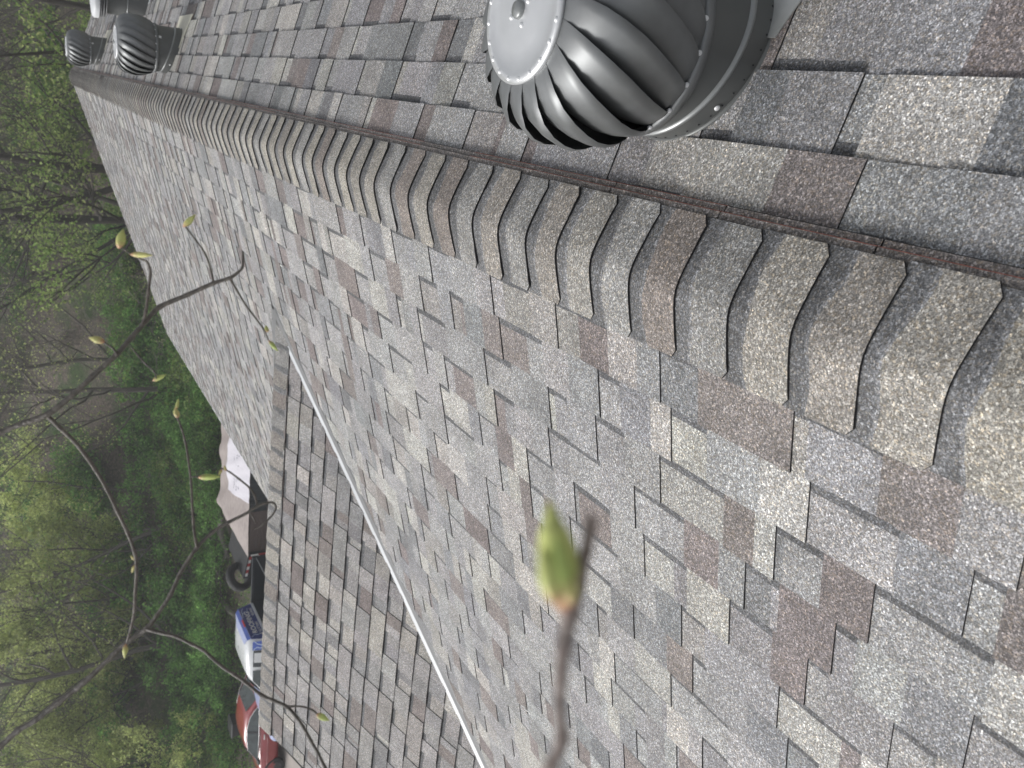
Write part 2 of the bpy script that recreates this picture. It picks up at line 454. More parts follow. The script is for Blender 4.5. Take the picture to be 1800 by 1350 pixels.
# ridge vent and its caps
RV = 0.150
rv = MB()
for s in (-1, 1):
    S = SL if s < 0 else SR
    for lo, hi, top in ((.06, RV + (.016 if s > 0 else -.02), .022), (.06, RV + (.001 if s > 0 else -.03), .031)):
        y = Y0
        rr = random.Random(3 + int(top * 1000) + s)
        while y < Y1 - .02:
            L = min(.335, Y1 - y); tone = rr.uniform(.85, 1.1)
            P = lambda a, q, h: S.P(a, q, h)
            e = .0015
            rv.face([P(y + e, lo, top), P(y + L - e, lo, top), P(y + L - e, hi, top), P(y + e, hi, top)][::s], (0.25 * tone, .230 * tone, .220 * tone), 0)
            rv.face([P(y + e, hi, top), P(y + L - e, hi, top), P(y + L - e, hi + .0035, top - .0085), P(y + e, hi + .0035, top - .0085)][::s], (1, 1, 1), 2 if rr.random() < .75 else 1)
            rv.face([P(y, hi + .002, top - .0085), P(y + L, hi + .002, top - .0085), P(y + L, hi + .002, top - .02), P(y, hi + .002, top - .02)][::s], (1, 1, 1), 1)
            y += L
rvo = rv.build('ridge_vent', GM + [M['rust_edge']], house); rvo['label'] = 'shingle-over ridge vent with rust-red edge along the main ridge'
CAPPAL = [((0.31, 0.297, 0.268), 5), ((0.268, 0.257, 0.237), 6), ((0.238, 0.225, 0.21), 5), ((0.25, 0.25, 0.247), 5), ((0.205, 0.184, 0.172), 3), ((0.285, 0.278, 0.262), 4)]
def cap_mesh(r, W, ph, pitch_t, L, exposed, rise, rad=.05, steep=1.0, skew=0.0):
    """one folded cap: local x across the ridge, y along it (butt at y=0), z up"""
    mb = MB(); nx = 16; th = .0045
    base = r.choices([c for c, _ in CAPPAL], [k for _, k in CAPPAL])[0]; k = r.uniform(.9, 1.12); base = tuple(x * k for x in base); tone = r.uniform(.85, 1.2)
    t = math.tan(pitch_t) * steep; ph += .15 * math.tan(pitch_t) * (steep - 1); lift = [r.uniform(0, .006) if r.random() < .4 else 0 for _ in range(2)]
    def prof(u):                       # u in -1..1 ; soft fold over the ridge, edges pressed down
        x = u * W
        return x * math.cos(pitch_t), ph - t * (math.sqrt(x * x + rad * rad) - rad * .55) * math.cos(pitch_t)
    band = exposed * (.735 + r.uniform(-.02, .02))
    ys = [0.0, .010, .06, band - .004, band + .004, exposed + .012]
    rows = []; lean = r.uniform(-.004, .004) - skew * W; wig = [r.uniform(-.003, .003) for _ in range(4)]
    for y in ys:
        row = []
        for i in range(nx + 1):
            u = -1 + 2 * i / nx; x, z = prof(u)
            cut = max(0.0, abs(u) - .86) / .14               # clipped corners at the butt
            yy = y + (cut * cut * .016 if y == 0 else (cut * cut * .010 if y == .010 else 0)) + lean * u
            if abs(y - band) < .01: yy += wig[int((u + 1) * 1.99)] * .9 + .006 * math.sin(u * 5 + wig[0] * 900)
            zz = z + rise * (1 - y / exposed) + (-.004 * max(0, abs(u) - .8) / .2 if y < .02 else 0) + (lift[0 if u < 0 else 1] * max(0, abs(u) - .5) * 2 * max(0, 1 - y / .06))
            row.append((x, yy, zz))
        rows.append(row)
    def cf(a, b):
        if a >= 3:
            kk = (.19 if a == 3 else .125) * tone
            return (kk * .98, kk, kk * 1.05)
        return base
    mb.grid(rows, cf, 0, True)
    mb.f = [f[::-1] for f in mb.f] if False else mb.f
    low = [(x, y, z - th) for x, y, z in rows[0]]
    i0 = len(mb.f)
    mb.grid([low, rows[0]], EDGE, 1, False)
    low2 = [(x * .995, y + .03, z - th - .0015) for x, y, z in rows[0]]
    mb.grid([low2, low], EDGE, 1, False)
    for side in (0, nx):                                       # side edges
        e = [r_[side] for r_ in rows]; el = [(x, y, z - th) for x, y, z in e]
        mb.grid([e, el] if side == 0 else [el, e], EDGE, 1, False)
    return mb
rc = random.Random(77)
y = 0.555 - 0.1375 * 28
ncap = 0
while y < Y1 - .05:
    ex = 0.1375 + rc.uniform(-.006, .006)
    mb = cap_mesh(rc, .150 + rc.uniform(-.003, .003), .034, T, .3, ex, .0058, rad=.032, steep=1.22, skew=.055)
    o = mb.build('ridge_cap', GM, rvo); o.location = Vector((0, y, 0)) - H0
    y += ex; ncap += 1
dro = MB(); dro.tube([Vector((XJ + .1, DY, DZ - .012)) - H0, Vector((DXE, DY, DZ - .012)) - H0], .012, 6)
hipo = dro.build('hip_ridge', GM, house); hipo['label'] = 'cross gable ridge with folded cap shingles'
x = DXE
while x < XJ - .02:
    mb = cap_mesh(rc, .160, .012, T, .3, .152, .006, rad=.022)
    o = mb.build('ridge_cap', GM, hipo); o.location = Vector((x, DY, DZ)) - H0; o.rotation_euler = (0, 0, -PI / 2)
    x += .152

# ------------------------------------------------------------------ turbine vents
def turbine_parts(root, NV=20, detail=True):
    HC = 0.166                                            # collar height above the slope
    prof = [(r_, z_ * .943) for r_, z_ in ((.122, .297), (.146, .295), (.174, .285), (.199, .264), (.216, .230), (.225, .190), (.227, .150), (.222, .108), (.212, .066), (.198, .030), (.182, .004))]
    vb = MB(); rows = []; nu = 8; wid = 2 * PI / NV * 1.34
    for k, (r, z) in enumerate(prof):
        t = k / (len(prof) - 1); env = math.sin(PI * min(1, max(0, (t * .94 + .03)))) ** .6
        c0 = -0.72 * (t ** 1.2); row = []
        for j in range(nu + 1):
            u = j / nu                                     # 0 = tucked edge, 1 = rolled outer edge
            a = c0 + (u - .5) * wid
            off = (-.036 + .047 * u ** .75) * env
            if j == nu: off -= .008 * env
            row.append(((r + off) * math.cos(a), (r + off) * math.sin(a), z + HC))
        rows.append(row)
    vb.grid(rows, (1, 1, 1), 0, True)
    me = vb.mesh('vane', M['vent_metal'])
    for k in range(NV):
        o = bpy.data.objects.new('vane', me); col.objects.link(o); o.parent = root; o.rotation_euler = (0, 0, 2 * PI * k / NV)
    tb = MB()
    tb.lathe([(.126, .293 + HC - .014), (.128, .300 + HC - .014), (.112, .302 + HC - .014), (.106, .2975 + HC - .014), (.07, .303 + HC - .014), (.03, .3055 + HC - .014), (.0005, .306 + HC - .014)], 56)
    cap = tb.build('top_disc', M['vent_disc'], root)
    hb = MB(); hb.lathe([(.0165, .305 + HC - .014), (.0165, .311 + HC - .014), (.014, .3145 + HC - .014), (.0005, .3155 + HC - .014)], 24); hb.build('hub', M['bead'], cap)
    rb = MB()
    def dome(p, n, r):
        n = Vector(n).normalized(); a = n.orthogonal().normalized(); b = n.cross(a); p = Vector(p)
        rows = [[p + (a * math.cos(j * PI / 4) + b * math.sin(j * PI / 4)) * r * q + n * h for j in range(8)] for q, h in ((1, 0), (.8, r * .45), (.05, r * .65))]
        rb.grid(rows, (1, 1, 1), 0, True, True)
    for k in range(NV):
        a = 2 * PI * (k + .5) / NV
        dome((.1185 * math.cos(a), .1185 * math.sin(a), .3005 + HC - .014), (0, 0, 1), .0054)
        dome((.1875 * math.cos(a), .1875 * math.sin(a), .012 + HC), (math.cos(a), math.sin(a), .5), .0054)
    for a in (0.4, 2.0, 3.6, 5.2): dome((.029 * math.cos(a), .029 * math.sin(a), .3055 + HC - .014), (0, 0, 1), .0054)
    tag(rb.build('rivets', M['rivet'], root), kind='stuff')
    ib = MB(); ib.lathe([(.10, .262 + HC), (.165, .222 + HC), (.175, .145 + HC), (.16, .01 + HC)], 32); ib.build('inner_drum', M['dark_in'], root)
    cb = MB(); cb.lathe([(.178, .012 + HC), (.1885, .010 + HC), (.1905, .002 + HC), (.189, -.010 + HC), (.180, -.012 + HC)], 56); cb.build('collar_ring', M['vent_metal'], root)
    # neck: upright sleeve, tilted bead, lower sleeve cut to the roof pitch
    n = 64; nb = MB(); ring = lambda r, f: [(r * math.cos(2 * PI * j / n), r * math.sin(2 * PI * j / n), f(r * math.cos(2 * PI * j / n))) for j in range(n)]
    bead = lambda x: .066 - x * .31
    nb.grid([ring(.1775, lambda x: HC + .004), ring(.1775, lambda x: bead(x) + .006)], (1, 1, 1), 0, True, True)
    nb.grid([ring(.181, lambda x: bead(x) - .006), ring(.184, lambda x: -x / 3 + .010)], (1, 1, 1), 0, True, True)
    neck = nb.build('neck', M['vent_neck'], root)
    bb = MB(); bb.grid([ring(.1775, lambda x: bead(x) + .007), ring(.1835, lambda x: bead(x) + .004), ring(.1850, lambda x: bead(x)), ring(.1835, lambda x: bead(x) - .004), ring(.181, lambda x: bead(x) - .007)], (1, 1, 1), 0, True, True)
    bb.build('bead', M['bead'], neck)
    lb = MB(); lb.grid([ring(.184, lambda x: -x / 3 + .013), ring(.191, lambda x: -x / 3 + .011), ring(.192, lambda x: -x / 3 + .004)], (1, 1, 1), 0, True, True)
    lb.build('foot_rim', M['vent_neck'], neck)
    hb = MB()
    for k in range(40):
        a = 2 * PI * k / 40; x = .1838 * math.cos(a); y = .1838 * math.sin(a); z = -x / 3 + .022
        Tm = Matrix.Translation((x, y, z)) @ Matrix.Rotation(a, 4, 'Z'); hb.box((-.0006, -.0014, -.0014), (.0008, .0014, .0014), T=Tm)
    tag(hb.build('punched_holes', M['dark_in'], neck), kind='stuff')
    for a in (math.radians(-128), math.radians(-18), math.radians(110)):
        s_ = MB(); x = .1842 * math.cos(a); y = .1842 * math.sin(a); z = -x / 3 + .030
        Tm = Matrix.Translation((x, y, z)) @ Matrix.Rotation(a, 4, 'Z') @ Matrix.Rotation(PI / 2, 4, 'Y')
        s_.lathe([(.0062, 0), (.0062, .002), (.005, .0034), (.0003, .0038)], 12, T=Tm); s_.build('screw', M['rivet'], neck)
    for a in (math.radians(-62), math.radians(62), math.radians(180)):
        s_ = MB(); Tm = Matrix.Rotation(a, 4, 'Z') @ Matrix.Translation((.1785, 0, HC - .022))
        s_.box((0, -.009, -.010), (.003, .009, .012), T=Tm)
        Tq = Tm @ Matrix.Translation((.003, 0, 0)) @ Matrix.Rotation(PI / 2, 4, 'Y'); s_.lathe([(.0055, 0), (.0055, .003), (.0003, .004)], 10, T=Tq)
        s_.build('bracket', M['rivet'], root)
def flashing(root, mat):
    fb = MB(); n = Vector((ST, 0, CT)); dwn = Vector((CT, 0, -ST)); a = Vector((0, 1, 0))
    pts = [(-.20, .02), (-.285, .30), (.285, .30), (.20, .02)]
    top = [a * u + dwn * v + n * .0175 for u, v in pts]; bot = [p - n * .003 for p in top]
    fb.face(top[::-1] if (top[1] - top[0]).cross(top[2] - top[0]).dot(n) < 0 else top)
    for i in range(4): fb.face([top[i], bot[i], bot[(i + 1) % 4], top[(i + 1) % 4]])
    fb.build('flashing_plate', mat, root)
vents = [((0.453, 1.364), 'large near turbine vent with round top plate, cut off by the photo edge', 'galv', .3),
         ((0.448, 7.556), 'middle turbine vent right of the ridge caps, beside the square-topped flue', 'cream', 0.0),
         ((0.435, 13.05), 'farthest and smallest turbine vent at the end of the ridge', 'cream', .1)]
proto = None
for (x, y), lb, fm, rz in vents:
    v = empty('turbine_vent', (x, y, -x / 3))
    if proto is None: turbine_parts(v); proto = v
    else:
        for ch in proto.children:
            if not ch.name.startswith('flashing'): copy_tree(ch, v)
    tag(v, lb, 'roof vent', 'turbine vents beside the ridge')
    for ch in v.children:
        if ch.name.startswith('vane'): ch.rotation_euler.z += rz
for v, spec in zip([o for o in list(col.objects) if o.name.startswith('turbine_vent')], vents): flashing(v, M[spec[2]])

# flue pipe with white louvred cap
fx, fy = 0.93, 10.25
fl = empty('flue_pipe', (fx, fy, -fx / 3)); tag(fl, 'grey flue pipe with white ringed cap beyond the middle turbine', 'flue')
mb = MB(); mb.lathe([(.165, -.05), (.160, .06), (.150, .20)], 36); mb.build('pipe_base', M['vent_neck'], fl)
mb = MB(); mb.lathe([(.150, .20), (.156, .203), (.156, .212), (.150, .215)], 36); mb.build('collar_band', M['bead'], fl)
mb = MB(); mb.lathe([(.147, .212), (.142, .40)], 36); mb.build('pipe', M['vent_neck'], fl)
cp = MB(); cp.lathe([(.205, .475), (.207, .515), (.190, .535), (.10, .548), (.001, .552)], 36); cpo = cp.build('flue_cap', M['white_metal'], fl)
for k in range(3):
    mb = MB(); z = .405 + k * .024; mb.lathe([(.15, z + .006), (.196, z), (.198, z + .008), (.15, z + .014)], 36); mb.build('louvre_ring', M['grey_metal'], cpo)
mb = MB(); mb.lathe([(.135, .395), (.135, .49)], 24); mb.build('inner_sleeve', M['dark_in'], cpo)
mb = MB(); n = Vector((ST, 0, CT)); dwn = Vector((CT, 0, -ST)); a_ = Vector((0, 1, 0))
mb.face([a_ * u + dwn * v + n * .0175 for u, v in ((-.26, .0), (-.30, .30), (.30, .30), (.26, .0))][::-1]); mb.build('flashing_plate', M['white_metal'], fl)

# ------------------------------------------------------------------ foreground twigs
BARK = (0.105, 0.092, 0.079); BARK2 = (0.15, 0.13, 0.112)
rt = random.Random(9)
def twig(name, pts, parent, wmul=1.0, d0=None, c=BARK, label=None, nsub=5):
    """pts: (px, py, width_px, depth)"""
    P = [at_depth(x, y, d) for x, y, w_, d in pts]; R = [w_ * .5 / FPX * d * wmul for x, y, w_, d in pts]
    Q, S = [], []
    n = len(P)
    for i in range(n - 1):
        p0, p1, p2, p3 = P[max(i - 1, 0)], P[i], P[i + 1], P[min(i + 2, n - 1)]
        for k in range(nsub):
            t = k / nsub
            Q.append(.5 * ((2 * p1) + (p2 - p0) * t + (2 * p0 - 5 * p1 + 4 * p2 - p3) * t * t + (3 * p1 - p0 - 3 * p2 + p3) * t ** 3))
            bulge = .78 * (1.0 + (.16 if k == 0 and 0 < i else 0) + rt.uniform(-.05, .05))
            S.append((R[i] * (1 - t) + R[i + 1] * t) * bulge)
    Q.append(P[-1]); S.append(R[-1] * .7)
    mb = MB(); off = parent.location if parent else Vector((0, 0, 0))
    cc = [tuple(x * kk for x in c) for kk in [rt.uniform(.85, 1.2) for _ in range(len(Q))]]
    mb.tube([q - off for q in Q], S, 9, lambda a, b: cc[a], 0)
    o = mb.build(name, M['bark_twig'], parent)
    if label: o['label'] = label
    return o
GREEN = (0.42, 0.53, 0.15); YEL = (0.68, 0.61, 0.26); TANB = (0.46, 0.24, 0.15)
def bud(x0, y0, x1, y1, wpx, d, parent, mix=0.5, flap=True, depth1=None):
    A = at_depth(x0, y0, d); B = at_depth(x1, y1, depth1 or d); ax = B - A; L = ax.length; ax.normalize()
    u = ax.orthogonal().normalized(); v = ax.cross(u); r = wpx * (.43 if parent is not b3_ref else .5) / FPX * d
    off = parent.location; mb = MB()
    col_ = lambda t: tuple((TANB[k] * (1 - min(1, t * 4)) + (GREEN[k] * (1 - mix) + YEL[k] * mix) * min(1, t * 4)) * (1 - .25 * max(0, t - .8) * 5) + (0.30, .2, .05)[k] * .25 * max(0, t - .8) * 5 for k in range(3))
    prof = [(0, .18), (.06, .45), (.18, .82), (.35, 1.0), (.55, .92), (.75, .62), (.9, .30), (1, .04)]
    def sheath(ang0, span, k, t0, t1, lift):
        rows = []
        for t, rr in prof:
            if t < t0 - 1e-6 or t > t1 + 1e-6: continue
            row = []
            for j in range(9):
                a = ang0 + (j / 8 - .5) * span
                q = r * rr * (1 + lift * t) * (1 + .05 * math.sin(a * 3 + t * 9))
                row.append(A + ax * (L * t) + (u * math.cos(a) + v * math.sin(a)) * q - off)
            rows.append(row)
        ts = [t for t, _ in prof if t0 - 1e-6 <= t <= t1 + 1e-6]
        mb.grid(rows, lambda a_, b_: tuple(c * k for c in col_(ts[a_])), 0, True)
    sheath(0, 2 * PI, 1.0, 0, 1, 0)
    if flap:
        a0 = rt.uniform(0, 6.28)
        sheath(a0, 3.4, 1.12, .0, .75, .16); sheath(a0 + 2.9, 2.8, .85, .0, .55, .22)
    return mb.build('bud', M['bud'], parent)

D1 = 0.86
b3_ref = None
def dl(pts, d, slope=0.0): return [(x, y, w_, d + slope * i) for i, (x, y, w_) in enumerate(pts)]
b1 = empty('tree_branch', at_depth(-120, 850, D1 + .02)); tag(b1, 'upper bare twig with many side shoots and pale buds, crossing the far roof edge', 'branch')
main1 = [(-420, 1010, 17), (-200, 890, 15), (-60, 795, 14), (0, 760, 13.5), (40, 744, 13), (85, 727, 13), (130, 692, 12), (160, 664, 12), (205, 623, 11.5), (232, 592, 11), (258, 563, 10.5), (280, 540, 11), (330, 518, 10), (375, 498, 9), (403, 489, 8), (418, 479, 6.5), (426, 470, 6), (427, 455, 5), (427, 442, 4.5)]
twig('main_stem', dl(main1, D1), b1)
def side(parent, pts, d, name='side_twig', sl=0.0, c=BARK): return twig(name, dl(pts, d, sl), parent, c=c)
side(b1, [(250, 572, 8), (256, 548, 7), (260, 518, 6.5), (264, 485, 6.5), (263, 472, 7), (258, 460, 5), (246, 455, 4), (230, 446, 3), (212, 436, 2.5)], D1 - .004, sl=-.002, c=BARK2)
bud(209, 437, 217, 402, 18, D1 - .02, b1, .45); bud(229, 447, 269, 449, 11, D1 - .02, b1, .7)
side(b1, [(206, 624, 6), (199, 613, 5), (190, 607, 5), (183, 602, 5), (175, 600, 4)], D1 - .005); bud(184, 601, 155, 593, 14, D1 - .01, b1, .75)
side(b1, [(231, 610, 4), (240, 622, 3.5), (257, 641, 3.5), (270, 652, 3), (275, 666, 3)], D1 + .005, sl=.003); bud(268, 669, 293, 658, 10, D1 + .02, b1, .3)
side(b1, [(376, 499, 5), (371, 476, 4.5), (361, 447, 4.5), (343, 421, 4), (325, 397, 3.5)], D1 + .004, sl=.003); bud(322, 399, 344, 377, 12, D1 + .016, b1, .5)
side(b1, [(404, 490, 6), (415, 508, 5), (433, 538, 4.5), (452, 563, 4), (464, 580, 4), (472, 598, 3.5)], D1 + .004, sl=.003); bud(470, 584, 467, 572, 9, D1 + .02, b1, .5, False); bud(472, 598, 489, 618, 8, D1 + .02, b1, .1)
side(b1, [(84, 732, 10), (105, 752, 9.5), (130, 775, 9), (150, 800, 9), (168, 826, 8.5), (188, 860, 8), (207, 900, 8), (225, 938, 8), (237, 972, 7.5), (240, 1000, 7.5), (238, 1040, 7), (236, 1075, 6.5), (230, 1105, 6), (223, 1130, 6)], D1 + .004, sl=.002, c=BARK2)
bud(238, 985, 229, 976, 6, D1 + .022, b1, .9, False); bud(238, 992, 231, 1007, 7, D1 + .022, b1, .9, False); bud(221, 1132, 219, 1158, 10, D1 + .03, b1, .55)
D2 = 0.92
b2 = empty('tree_branch', at_depth(-120, 1420, D2)); tag(b2, 'lower bare twig forking above the parked vehicles, with curled pale tip', 'branch')
main2 = [(-380, 1560, 16), (-180, 1440, 15), (-60, 1355, 14), (0, 1312, 13.5), (30, 1285, 13), (60, 1267, 13), (100, 1236, 13), (148, 1199, 12.5), (200, 1150, 11.5), (225, 1127, 11), (258, 1105, 11), (275, 1083, 9.5), (300, 1045, 9.5), (317, 1008, 9), (345, 964, 9), (372, 937, 8), (402, 918, 7.5), (430, 904, 7), (452, 890, 6.5), (468, 884, 6), (480, 884, 5.5), (485, 892, 5), (479, 905, 4.5), (467, 917, 4.5), (460, 924, 4), (447, 931, 2.5)]
twig('main_stem', dl(main2, D2), b2)
side(b2, [(346, 962, 7), (341, 931, 6), (338, 893, 5.5), (336, 850, 5.5), (331, 808, 5), (326, 778, 5), (318, 750, 4.5), (311, 733, 4)], D2 - .004, sl=.002, c=BARK2)
bud(313, 735, 307, 716, 11, D2 + .01, b2, .95); bud(310, 720, 314, 700, 7, D2 + .01, b2, .5, False)
side(b2, [(336, 838, 3), (342, 838, 3), (350, 838, 4)], D2 - .002); bud(348, 839, 389, 838, 12, D2 - .002, b2, .15)
side(b2, [(452, 889, 5), (448, 872, 5), (438, 857, 4.5), (420, 842, 4.5), (404, 830, 4), (396, 826, 3.5), (386, 822, 2)], D2 + .003); bud(397, 828, 394, 818, 6, D2, b2, 1.0, False); bud(390, 825, 384, 836, 6, D2, b2, .7, False)
side(b2, [(440, 903, 3), (446, 912, 2.5), (450, 921, 2)], D2)
h = side(b2, [(258, 1106, 9), (285, 1113, 8), (310, 1119, 7.5), (336, 1132, 7.5), (356, 1142, 7.5), (372, 1156, 7.5), (392, 1173, 7.5), (412, 1186, 8), (432, 1200, 8), (460, 1222, 8), (482, 1232, 8), (505, 1243, 8), (522, 1262, 7.5), (533, 1278, 7.5), (547, 1303, 7), (560, 1326, 7), (572, 1350, 7), (600, 1400, 6)], D2 - .006, sl=-.003)
side(b2, [(504, 1242, 5), (530, 1242, 4.5), (549, 1248, 4.5), (558, 1256, 4)], D2 - .04); bud(556, 1255, 579, 1267, 12, D2 - .04, b2, .2)
D3 = 0.205
b3 = empty('tree_branch', at_depth(900, 1500, D3)); b3_ref = b3; tag(b3, 'blurred twig close to the lens with one large green bud', 'branch')
twig('main_stem', dl([(870, 1520, 34), (930, 1410, 32), (968, 1345, 28), (988, 1300, 33), (984, 1260, 28), (985, 1200, 29), (992, 1130, 35), (1002, 1080, 42), (1016, 1030, 33), (1030, 970, 28), (1038, 925, 27), (1041, 905, 21)], D3), b3, c=(0.25, 0.20, 0.178))
bud(992, 1075, 966, 878, 68, D3 - .004, b3, .38)
for q, m_ in (((996, 1060, 978, 940, 40), .05), ((978, 1062, 952, 960, 44), .35), ((1004, 1066, 1000, 1000, 30), .8)):
    bud(*q[:4], q[4], D3 - .010, b3, m_, False)

# ------------------------------------------------------------------ vehicles
M['white_paint'] = plain('white_paint', (0.72, 0.74, 0.76), 0.3, coat=0.6, var=0.03)
M['blue_wrap'] = plain('blue_vinyl_wrap', (0.07, 0.13, 0.50), 0.35, coat=0.4, var=0.25, scale=3)
M['navy_wrap'] = plain('navy_vinyl_wrap', (0.026, 0.042, 0.19), 0.4, coat=0.3, var=0.3, scale=3)
M['pale_wrap'] = plain('pale_blue_wrap', (0.42, 0.47, 0.72), 0.35, coat=0.4, var=0.08)
M['bolt'] = plain('lightning_print', (0.62, 0.72, 0.85), 0.5)
M['glass'] = plain('dark_tinted_glass', (0.02, 0.028, 0.03), 0.06, spec=0.8)
M['clear_glass'] = plain('reflecting_glass', (0.05, 0.065, 0.065), 0.06, spec=0.9, var=.5, scale=4)
M['black_plastic'] = plain('black_plastic', (0.022, 0.023, 0.026), 0.55)
M['bedliner'] = plain('black_bedliner', (0.014, 0.018, 0.026), 0.6, bump=0.3, scale=30)
M['red_paint'] = plain('red_paint', (0.30, 0.018, 0.024), 0.32, coat=0.8, var=0.05)
M['chrome'] = plain('bright_trim', (0.75, 0.74, 0.75), 0.25, 0.4)
M['tyre'] = plain('tyre_rubber', (0.022, 0.022, 0.023), 0.8)
M['rim'] = plain('wheel_rim', (0.10, 0.10, 0.105), 0.4, 0.5)
M['red_light'] = plain('red_lens', (0.55, 0.05, 0.05), 0.25)
M['tape_red'] = plain('red_reflective_tape', (0.42, 0.05, 0.05), 0.4)
M['tape_white'] = plain('white_reflective_tape', (0.72, 0.72, 0.70), 0.4)
M['paper'] = plain('paper', (0.72, 0.74, 0.76), 0.8, var=0.06)

def loft(mb, secs, m=0, smooth=True, cap=True):
    mb.grid(secs, (1, 1, 1), m, smooth, True)
    if cap: mb.face(secs[0][::-1], (1, 1, 1), m); mb.face(secs[-1], (1, 1, 1), m)
def section(x, half):                       # half: list of (y, z) from bottom to top on the +y side
    return [(x, y, z) for y, z in half] + [(x, -y, z) for y, z in half[::-1]]
def wheel(parent, x, y, r, wd, out):
    o = empty('wheel', (x, y, r)); o.parent = parent
    # a mesh tyre is the part itself, the rim its sub-part
    bpy.data.objects.remove(o)
    mb = MB(); Tm = Matrix.Translation((x, y, r)) @ Matrix.Rotation(PI / 2, 4, 'X')
    h = wd / 2
    mb.lathe([(r * .62, -h * .8), (r * .72, -h), (r * .93, -h), (r, -h * .7), (r, h * .7), (r * .93, h), (r * .72, h), (r * .62, h * .8)], 28, T=Tm)
    t = mb.build('wheel', M['tyre'], parent)
    rb = MB(); zf = -h * .55 if out > 0 else h * .55; sg = -1 if out > 0 else 1
    rb.lathe([(r * .64, zf + sg * .02), (r * .60, zf), (r * .2, zf + sg * .015), (.001, zf + sg * .02)], 20, T=Tm)
    for k in range(5):
        Tk = Tm @ Matrix.Rotation(2 * PI * k / 5, 4, 'Z'); z0, z1 = sorted((zf + sg * .012, zf + sg * .04))
        rb.box((r * .1, -r * .06, z0), (r * .58, r * .06, z1), T=Tk)
    rb.build('rim', M['rim'], t)
    return t
def panel(parent, name, pts, mat, th=.006):
    """thin panel from a polygon, with real thickness"""
    pts = [Vector(p) for p in pts]; n = (pts[1] - pts[0]).cross(pts[2] - pts[0]).normalized()
    mb = MB(); bk = [p - n * th for p in pts]; mb.face(pts)
    mb.face(bk[::-1])
    for i in range(len(pts)): mb.face([pts[i], bk[i], bk[(i + 1) % len(pts)], pts[(i + 1) % len(pts)]])
    return mb.build(name, mat, parent)
def lettering(parent, txt, O, ex, ey, size, mat, name='lettering'):
    cu = bpy.data.curves.new('t', 'FONT'); cu.body = txt; cu.size = 1.0; cu.extrude = 0.004; cu.offset = 0.018
    to = bpy.data.objects.new('t', cu); col.objects.link(to)
    dg = bpy.context.evaluated_depsgraph_get(); me = bpy.data.meshes.new_from_object(to.evaluated_get(dg))
    bpy.data.objects.remove(to)
    ex, ey = Vector(ex).normalized(), Vector(ey).normalized(); ez = ex.cross(ey)
    Mx = Matrix((ex, ey, ez)).transposed().to_4x4(); Mx.translation = Vector(O)
    me.transform(Mx @ Matrix.Diagonal((size[0], size[1], size[1], 1)))
    me.materials.clear(); me.materials.append(mat)
    o = bpy.data.objects.new(name, me); col.objects.link(o); o.parent = parent
    return o

# --- pickup, facing -X: local x forward
tk = empty('pickup_truck', (-15.7, 20.35, ZG + .012), PI); tag(tk, 'white and blue pickup truck with roofing advert on its cab rear, parked beyond the gable', 'pickup truck')
mb = MB()
lowh = lambda zt, w_: [(.70, .42), (.90, .50), (w_, .78), (w_, 1.05), (w_ - .03, zt - .06), (w_ - .10, zt)]
loft(mb, [section(-1.0, lowh(1.38, .98)), section(.4, lowh(1.38, .98)), section(1.0, lowh(1.34, .98)), section(2.3, lowh(1.26, .97)), section(2.75, lowh(1.18, .92)), section(2.92, [(.6, .45), (.8, .5), (.84, .7), (.84, .95), (.80, 1.05), (.72, 1.10)])])
mb.build('body', M['pale_wrap'], tk)
cb = MB()
def cabsec(x, zt, wt, wb=.95): return section(x, [(wb, 1.36), (wb - .005, 1.45), (wt + .06, zt - .20), (wt, zt - .07), (wt - .10, zt - .015), (wt - .35, zt)])
loft(cb, [cabsec(-1.0, 1.88, .74), cabsec(-.93, 1.94, .77), cabsec(-.3, 1.97, .78), cabsec(.25, 1.95, .77), cabsec(.48, 1.86, .74), section(1.05, [(.93, 1.36), (.93, 1.365), (.92, 1.37), (.90, 1.375), (.8, 1.38), (.5, 1.385)])])
cb.build('cab', M['white_paint'], tk)
